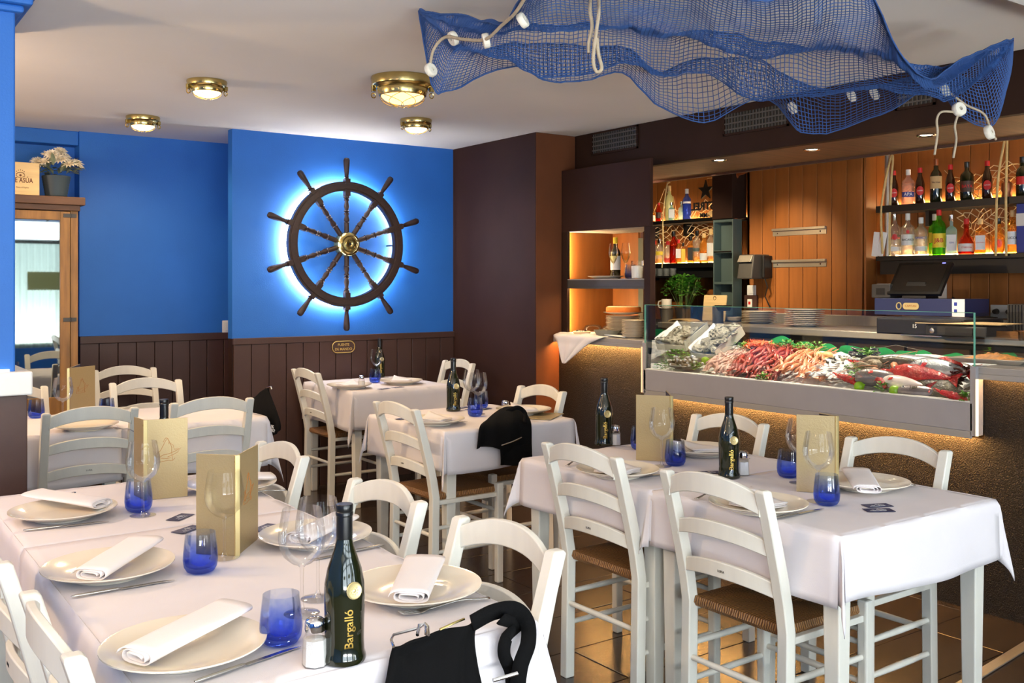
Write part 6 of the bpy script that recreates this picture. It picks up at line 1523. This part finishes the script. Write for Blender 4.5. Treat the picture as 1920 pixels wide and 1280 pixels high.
for k in range(3): g.tube([catmull([(5.6, 3.309, 1.264), (5.6, 3.282, 1.294), (5.6, 3.261, 1.32), (5.6, 3.241, 1.288), (5.6, 3.261, 1.255), (5.6, 3.228, 1.237), (5.7, 3.184, 1.204), (5.7, 3.053, 1.195)], i/28)+Vector((.01*k, .012*k, .008*math.sin(i*.5+k))) for i in range(29)], .005, 5)
tag(g.build('cable_tangle', 'black', smooth=60), 'tangle of black cables right of the till screen', 'cable')
t = thing('wall_outlet', 'white wall plate behind top of the till screen', 'outlet', (5.998, 3.626, 1.358)); M().box(0, .012, -.075, .075, -.05, .05).build('plate', 'white_paint', t, bevel=.003); M().box(-.002, 0, -.03, .03, -.02, .02).build('cover', 'white_paint', t, bevel=.001)
t = thing('wall_outlet', 'white double socket with two black plugs at right', 'outlet', (5.998, 3.176, 1.231)); M().box(0, .012, -.082, .082, -.042, .042).build('plate', 'white_paint', t, bevel=.003)
for s_ in (-1, 1): M().lathe([(0, .03), (.014, .028), (.019, 0)], 14, T(0, s_*.042, 0, ry=-PI/2)).build('plug', 'black', t, smooth=40)
t = thing('wall_switch', 'white switch on orange wall below the dispenser', 'switch', (5.752, 4.96, 1.356)); M().box(-.008, .0, -.042, .042, -.038, .038).build('plate', 'white_paint', t, bevel=.003); M().box(-.012, -.008, -.02, .02, -.025, .025).build('rocker', 'white_paint', t, bevel=.001)
t = thing('wall_outlet', 'small socket on wood block under the white switch', 'outlet', (5.752, 4.96, 1.259)); M().box(-.02, .0, -.06, .06, -.045, .06).build('block', 'brown_paint', t, bevel=.003); M().box(-.028, -.02, -.022, .022, -.03, .03).build('socket', 'white_paint', t, bevel=.002); M().box(-.03, -.028, -.01, .01, -.01, .012).build('red_mark', 'red_print', t)
dp = (5.6, 4.869, 1.53)
t = thing('paper_dispenser', 'grey and black dispenser box fixed beside slate shelf unit', 'dispenser', dp)
M().hexa([(-.03, -.06, -.09), (.15, -.08, -.09), (.15, .08, -.09), (-.03, .08, -.09), (.0, -.06, .09), (.15, -.08, .09), (.15, .08, .09), (.0, .08, .09)]).build('case', 'dark_grey', t, bevel=.008)
M().hexa([(-.032, -.05, .035), (.0, -.05, .035), (.0, .075, .035), (-.032, .075, .035), (-.005, -.05, .085), (.0, -.05, .085), (.0, .075, .085), (-.005, .075, .085)]).build('lid', 'brushed_steel', t, bevel=.004)
M().box(.06, .16, -.10, -.078, -.085, .082).build('back_cover', 'black', t, bevel=.008)
M().tube([(.08, -.09, -.08), (.1, -.10, -.15), (.12, -.06, -.22), (.14, -.09, -.30)], .005, 6).build('cable', 'black', t)
for k, (v0, w_) in enumerate(((425, 'upper'), (485, 'lower'))):
    a, b = [4.761, 4.294]; zz = (1.786, 1.557)[k]
    t = thing('knife_rack', w_+' steel magnetic rail on the orange boarded wall', 'rack', (5.755, (a+b)/2, zz), 0, None); hl = abs(a-b)/2
    M().box(-.022, .0, -hl, hl, .004, .022).build('rail', 'brushed_steel', t, bevel=.002); M().box(-.006, .0, -hl, hl, -.032, .004).build('back_plate', 'brushed_steel', t); 
    for y in (-hl*.8, hl*.8): M().lathe([(0, .004), (.006, .003), (.007, 0)], 10, T(-.006, y, -.012, ry=-PI/2)).build('screw', 'chrome', t)
pp_ = [(5.7, 5.076, 1.513), (5.7, 5.076, 1.858), (5.7, 5.076, 2.142), (5.7, 5.06, 2.229), (5.7, 4.992, 2.247), (5.7, 4.946, 2.275), (5.7, 4.915, 2.32)]
tag(M().tube([catmull(pp_, i/30) for i in range(31)], .017, 12).build('wall_pipe', 'copper_pipe', smooth=60), 'painted copper pipe rising beside dark pier to the soffit', 'pipe')
tag(M().tube([(5.45, 5.727, 2.231), (5.45, 5.05, 2.228)], .02, 12).build('ceiling_pipe', 'copper_pipe', smooth=60), 'brown pipe running above the left bottle shelves', 'pipe')
# herbs, cup, tin, boards
hp = (5.679, 5.599, 1.101)
t = thing('potted_herb', 'bushy green parsley in a dark pot at left end of the bar', 'plant', hp)
M().lathe([(0, 0), (.055, 0), (.075, .11), (.08, .115), (.072, .11), (0, .10)], 20).build('pot', 'dark_pot', t, smooth=40)
leaves(M(), (0, 0, .24), .17, 420, .028, rs, .8).build('foliage', 'leaf', t)
g = M()
for k in range(40): a = rs.uniform(0, 6.3); q = rs.uniform(.03, .13); g.tube([(.04*math.cos(a), .04*math.sin(a), .1), (q*.7*math.cos(a), q*.7*math.sin(a), .2), (q*math.cos(a+.2), q*math.sin(a+.2), .30+rs.uniform(-.05, .06))], .0018, 4)
g.build('stems', 'leaf_light', t)
p = (5.489, 5.599, 1.101)
t = thing('steel_beaker', 'steel beaker holding a cream cup at left end of the bar', 'beaker', p); M().lathe([(0, 0), (.042, 0), (.055, .105), (.057, .107), (.053, .105), (.04, .006), (0, .006)], 24).build('wall', 'brushed_steel', t, smooth=40); M().lathe([(.0565, .104), (.059, .107), (.0565, .110)], 24).build('rim', 'chrome', t, smooth=60)
t = thing('cream_cup', 'cream cup with round handle standing in the steel beaker', 'cup', (p[0], p[1], p[2]+.095)); M().lathe([(0, 0), (.034, 0), (.040, .012), (.041, .088), (.038, .088), (.037, .014), (0, .01)], 24).build('wall', 'plate', t, smooth=40)
M().tube([(-.018+.0, .038, .074), (-.020, .066, .07), (-.022, .074, .045), (-.020, .062, .02), (-.018, .038, .016)], .005, 8).build('handle', 'plate', t, smooth=60)
p = (5.437, 5.128, 1.121)
t = thing('chopping_board', 'cream chopping board leaning at left end of bar', 'board', (p[0]+.1, p[1]+.02, BZ)); M().box(-.007, .007, -.115, .115, 0, .20, T(ry=.12)).build('board', 'pine', t, bevel=.012); M().lathe([(.012, .008), (.015, .008), (.015, -.008), (.012, -.008)], 14, T(.02, 0, .175, ry=PI/2)).build('hang_hole', 'brown_paint', t)
t = thing('magazine_pile', 'small pile of open papers in front of the herb pot', 'papers', (5.375, 5.294, 1.101))
M().grid(lambda u, v: (-.06+.12*v, -.11+.22*u, .012+.018*math.sin(PI*u)**.5), 10, 2).build('open_pages', 'cardboard', t).modifiers.new('t', 'SOLIDIFY').thickness = .01; M().box(-.07, .07, -.12, .12, 0, .006).build('cover', 'brown_paint', t)
p = (5.282, 4.869, 1.121)
t = thing('coffee_tamper', 'dark grey cylinder with black spout beside slate shelf unit', 'grinder', p); M().lathe([(0, 0), (.04, 0), (.04, .12), (.036, .125), (0, .125)], 20).build('cylinder', 'dark_grey', t, smooth=40); M().hexa([(-.03, -.09, .09), (.03, -.09, .09), (.03, -.03, .09), (-.03, -.03, .09), (-.04, -.10, .13), (.04, -.10, .13), (.04, .0, .13), (-.04, .0, .13)]).build('spout', 'black', t, bevel=.003)
for k in range(4):
    o = tag((M().lathe([(0, 0), (.024, 0), (.030, .07), (.028, .07), (.022, .006), (0, .006)], 16).build('shot_glass', 'clear_bottle', smooth=40) if k == 0 else sg0.copy()), 'clear short glass in the row under the lower left shelf', 'glass', 'short glasses under the left shelf')
    if k: COL.objects.link(o)
    else: sg0 = o
    o.location = Vector((5.78, 6.048, 1.463))+Vector((0, -.075*k, -.0))
tag(M().box(5.70, 5.99, 5.55, 6.20, 1.455, 1.47).build('glass_shelf', 'black', bevel=.002), 'small black shelf holding short glasses at left', 'shelf')
# right end of the counters
p = (4.868, 2.771, 1.121)
t = thing('gas_hob', 'portable gas hob with cardboard laid on top', 'hob', p, -.05); M().box(-.10, .14, -.17, .17, .012, .065).build('case', 'dark_grey', t, bevel=.006); M().box(-.108, -.10, -.10, .05, .02, .055).build('control_panel', 'black', t); M().lathe([(0, .012), (.014, .010), (.016, 0)], 14, T(-.108, .12, .037, ry=-PI/2)).build('knob', 'steel', t, smooth=40)
tag(M().grid(lambda u, v: (-.11+.27*v, -.22+.44*u, .0+.006*math.sin(5*u)*math.sin(3*v)), 8, 6).build('cardboard_sheet', 'cardboard', loc=(p[0], p[1], BZ+.075), rot=(0, 0, .1)), 'piece of brown cardboard on the portable hob', 'cardboard').modifiers.new('t', 'SOLIDIFY').thickness = .004
p = (4.928, 2.607, 1.121)
t = thing('wooden_tray', 'open wooden box with cloth at right end of steel counter', 'box', p); M().box(-.08, .08, -.12, .12, 0, .006).build('bottom', 'wood_box', t)
for y in (-.12, .114): M().box(-.08, .08, y, y+.006, 0, .045).build('side', 'wood_box', t, bevel=.001)
for x in (-.08, .074): M().box(x, x+.006, -.12, .12, 0, .045).build('side', 'wood_box', t, bevel=.001)
M().ball((0, .05, .05), .05, .06, .03, 14, 10, wob=.5).build('dark_cloth', 'black_cloth', t, smooth=60)
p = (5.42, 2.789, 1.179)
t = thing('vented_box', 'black finned appliance at right edge of steel counter', 'appliance', (5.42, p[1]-.06, BZ)); M().box(0, .2, -.12, .12, .003, .17).build('case', 'black', t, bevel=.004)
f0 = None
for k in range(14):
    o = M().box(-.006, 0, -.003, .003, .01, .165).build('fin', 'dark_grey', t) if f0 is None else f0.copy()
    if f0: COL.objects.link(o); o.parent = t
    f0 = f0 or o; o.location = (0, -.11+.017*k, 0)
p = (4.287, 2.306, 1.05)
t = thing('serving_dish', 'rectangular white dish of orange food on right end of the bar', 'dish', p, .1)
M().hexa([(-.075, -.13, 0), (.075, -.13, 0), (.075, .13, 0), (-.075, .13, 0), (-.11, -.17, .022), (.11, -.17, .022), (.11, .17, .022), (-.11, .17, .022)]).build('dish_body', 'plate', t, bevel=.004)
M().grid(lambda u, v: (-.075+.15*v, -.11+.22*u, .022+.028*math.sin(PI*u)*math.sin(PI*v)*(.7+.6*noise.noise(Vector((u*9, v*9, 0))))), 20, 14).build('food', 'food_orange', t, smooth=90)
g = M(); leaves(g, (0, .02, .045), .03, 8, .014, rs).build('garnish', 'leaf', t)
top = [(2.512, 1.028), (2.502, 1.06), (2.478, 1.069), (2.458, 1.068), (2.442, 1.071), (2.424, 1.054), (2.419, 1.034)]
pts = [catmull([(a, b, 0) for a, b in top], i/20) for i in range(21)]; n = 21; m = M()
poly = [(q.x, q.y) for q in pts]; m.add([(4.705, a, b) for a, b in poly]+[(4.708, a, b) for a, b in poly], [tuple(range(n)), tuple(range(n, 2*n))[::-1]]+[(i, i+n, (i+1) % n+n, (i+1) % n) for i in range(n)])
tag(m.build('green_divider', 'green_card'), 'green wavy-topped divider card behind the orange food dish', 'divider', 'green divider cards')

# ---------------------------------------------------------------- niche things
NZ, CZ1 = 1.4365, 1.0575
p = (3.102, 3.668, 1.437) if False else (4.36, 5.03, NZ)
t = thing('long_plate', 'long white plate with crumbs on the niche shelf', 'plate', p); M().lathe([(0, 0), (.08, 0), (.145, .018), (.148, .021), (.14, .020), (.08, .006), (0, .006)], 28, Matrix.Scale(.7, 4, (1, 0, 0))).build('plate_body', 'plate', t, smooth=50)
g = M()
for k in range(9): g.ball((rs.uniform(-.05, .05), rs.uniform(-.09, .09), .014), .010, .014, .008, 7, 5, wob=.3)
g.build('morsels', 'shell_dark', t)
def mk_tulip():
    t = thing('tulip_glass', '', 'glass', group='stemmed glasses of white wine in the niche')
    M().lathe([(.004, .10), (.010, .105), (.024, .135), (.033, .165), (.030, .19), (.022, .235)], 24).build('bowl', 'wine_glass', t, smooth=60); M().lathe([(0, .106), (.010, .108), (.023, .136), (.031, .163), (.031, .168), (0, .168)], 24).build('wine', 'white_wine', t, smooth=60)
    M().lathe([(.004, .10), (.003, .05), (.004, .01), (.030, .002), (.032, 0), (0, 0)], 24).build('stem', 'wine_glass', t, smooth=60); return t
TU = Kind(mk_tulip)
TU.place((4.32, 4.906, NZ), 0, 'stemmed glass of white wine in the niche, left one'); TU.place((4.32, 4.785, NZ), 0, 'stemmed glass of white wine in the niche, right one')
spirit('wine bottle with yellow capsule behind the two wine glasses in the niche', (4.45, 5.032, NZ), .285, .036, 'wine', 'dark_bottle', 1, 'yellow_label', ('paper', .22, .55))
TUMBLER.place((4.30, 4.717, NZ), 0, 'blue glass tumbler beside the candle glass in the niche')
t = thing('candle_glass', 'glass holding white card at right end of the niche shelf', 'candle', (4.27, 4.619, NZ)); M().lathe([(0, 0), (.038, 0), (.042, .115)], 20).build('glass_wall', 'wine_glass', t, smooth=50); M().lathe([(0, .004), (.036, .004), (.039, .08), (0, .085)], 20).build('white_insert', 'paper', t, smooth=40)
stack('white plate in the tall stack under the cake', (4.42, 4.923, CZ1), .115, 14, .009)
stack('white plate in stack at right end of the niche counter', (4.27, 4.644+.01, CZ1), .078, 12, .009)
cy = 4.917
t = thing('cake_plate', 'white cake plate on the tall plate stack', 'plate', (4.42, cy, CZ1+.141)); M().lathe([(0, 0), (.07, 0), (.135, .014), (.138, .017), (.13, .016), (.07, .006), (0, .006)], 32).build('plate_body', 'plate', t, smooth=50)
t = thing('sponge_cake', 'round golden cake dusted with sugar on the stacked plates', 'cake', (4.42, cy, CZ1+.152)); M().lathe([(0, 0), (.112, 0), (.118, .012), (.117, .034), (.112, .040)], 32).build('crust', 'cake', t, smooth=50); M().lathe([(.113, .0395), (.10, .044), (.05, .042), (0, .043)], 32).build('sugar_top', 'sugar', t, smooth=60)
dy = 4.901
t = thing('oval_dish', 'dark grey oval dish at front of the niche counter', 'dish', (4.26, dy, CZ1)); M().lathe([(0, 0), (.065, 0), (.085, .036), (.088, .042), (.082, .042), (.06, .010), (0, .008)], 28).build('dish_wall', 'grey_bowl', t, smooth=50); M().lathe([(0, .015), (.06, .018), (.07, .03)], 20).build('dark_filling', 'shell_dark', t)
for u, w_ in ((1112, 'left'), (1146, 'right')):
    t = thing('glass_dome', 'upturned glass bowl behind the oval dish, %s one' % w_, 'bowl', (4.38, 5.185 if u == 1112 else 4.996, CZ1)); M().lathe([(.068, 0), (.066, .04), (.05, .062), (0, .066)], 24).build('dome', 'wine_glass', t, smooth=60); M().lathe([(.065, 0), (.070, .0), (.070, .004), (.065, .004), (.065, 0)], 24).build('rim', 'clear_bottle', t, smooth=60)
t = thing('tart', 'pale tart dotted with berries at left of niche counter', 'tart', (4.27, 5.173, CZ1+.004)); M().lathe([(0, 0), (.055, 0), (.062, .016), (.055, .020), (0, .018)], 24).build('pastry', 'sugar', t, smooth=40)
g = M()
for k in range(12): a = rs.uniform(0, 6.3); q = .045*rs.random()**.5; g.ball((q*math.cos(a), q*math.sin(a), .022), .006, .006, .005, 7, 5)
g.build('berries', 'shell_dark', t)
tag(M().grid(lambda u, v: (4.20+.16*v, 4.668+.19*u, CZ1+.003+.010*u*math.sin(3*v+1)), 10, 8).build('folded_paper', 'paper', smooth=90), 'white folded paper beside the oval dish on niche counter', 'paper').modifiers.new('t', 'SOLIDIFY').thickness = .004
ndl = sheet([[(4.45, 5.22, CZ1+.004), (4.44, 5.05, CZ1+.004), (4.42, 4.88, CZ1+.004)], [(4.25, 5.26, CZ1+.004), (4.24, 5.05, CZ1+.004), (4.23, 4.80, CZ1+.004)], [(4.112, 5.28, CZ1+.002), (4.112, 5.05, CZ1+.004), (4.112, 4.76, CZ1+.002)], [(4.104, 5.24, 1.01), (4.102, 5.08, 1.0), (4.104, 4.90, 1.01)], [(4.10, 5.20, .94), (4.098, 5.12, .93), (4.10, 5.02, .94)], [(4.10, 5.155, .872), (4.098, 5.145, .87), (4.10, 5.135, .872)]])
def ndl2(u, v): q = ndl(u, v); return (q[0]+.006*math.sin(u*11+v*3)*v, q[1], q[2]+.006*math.sin(u*11+v*3)+.004*math.sin(u*23)) if v < .35 else (q[0]-.010*abs(math.sin(u*9)), q[1], q[2])
o = M().grid(ndl2, 20, 24).build('hanging_napkin', 'napkin', smooth=180); tag(o, 'white napkin draped over left end of bar counter, corner hanging down', 'napkin'); o.modifiers.new('t', 'SOLIDIFY').thickness = .002
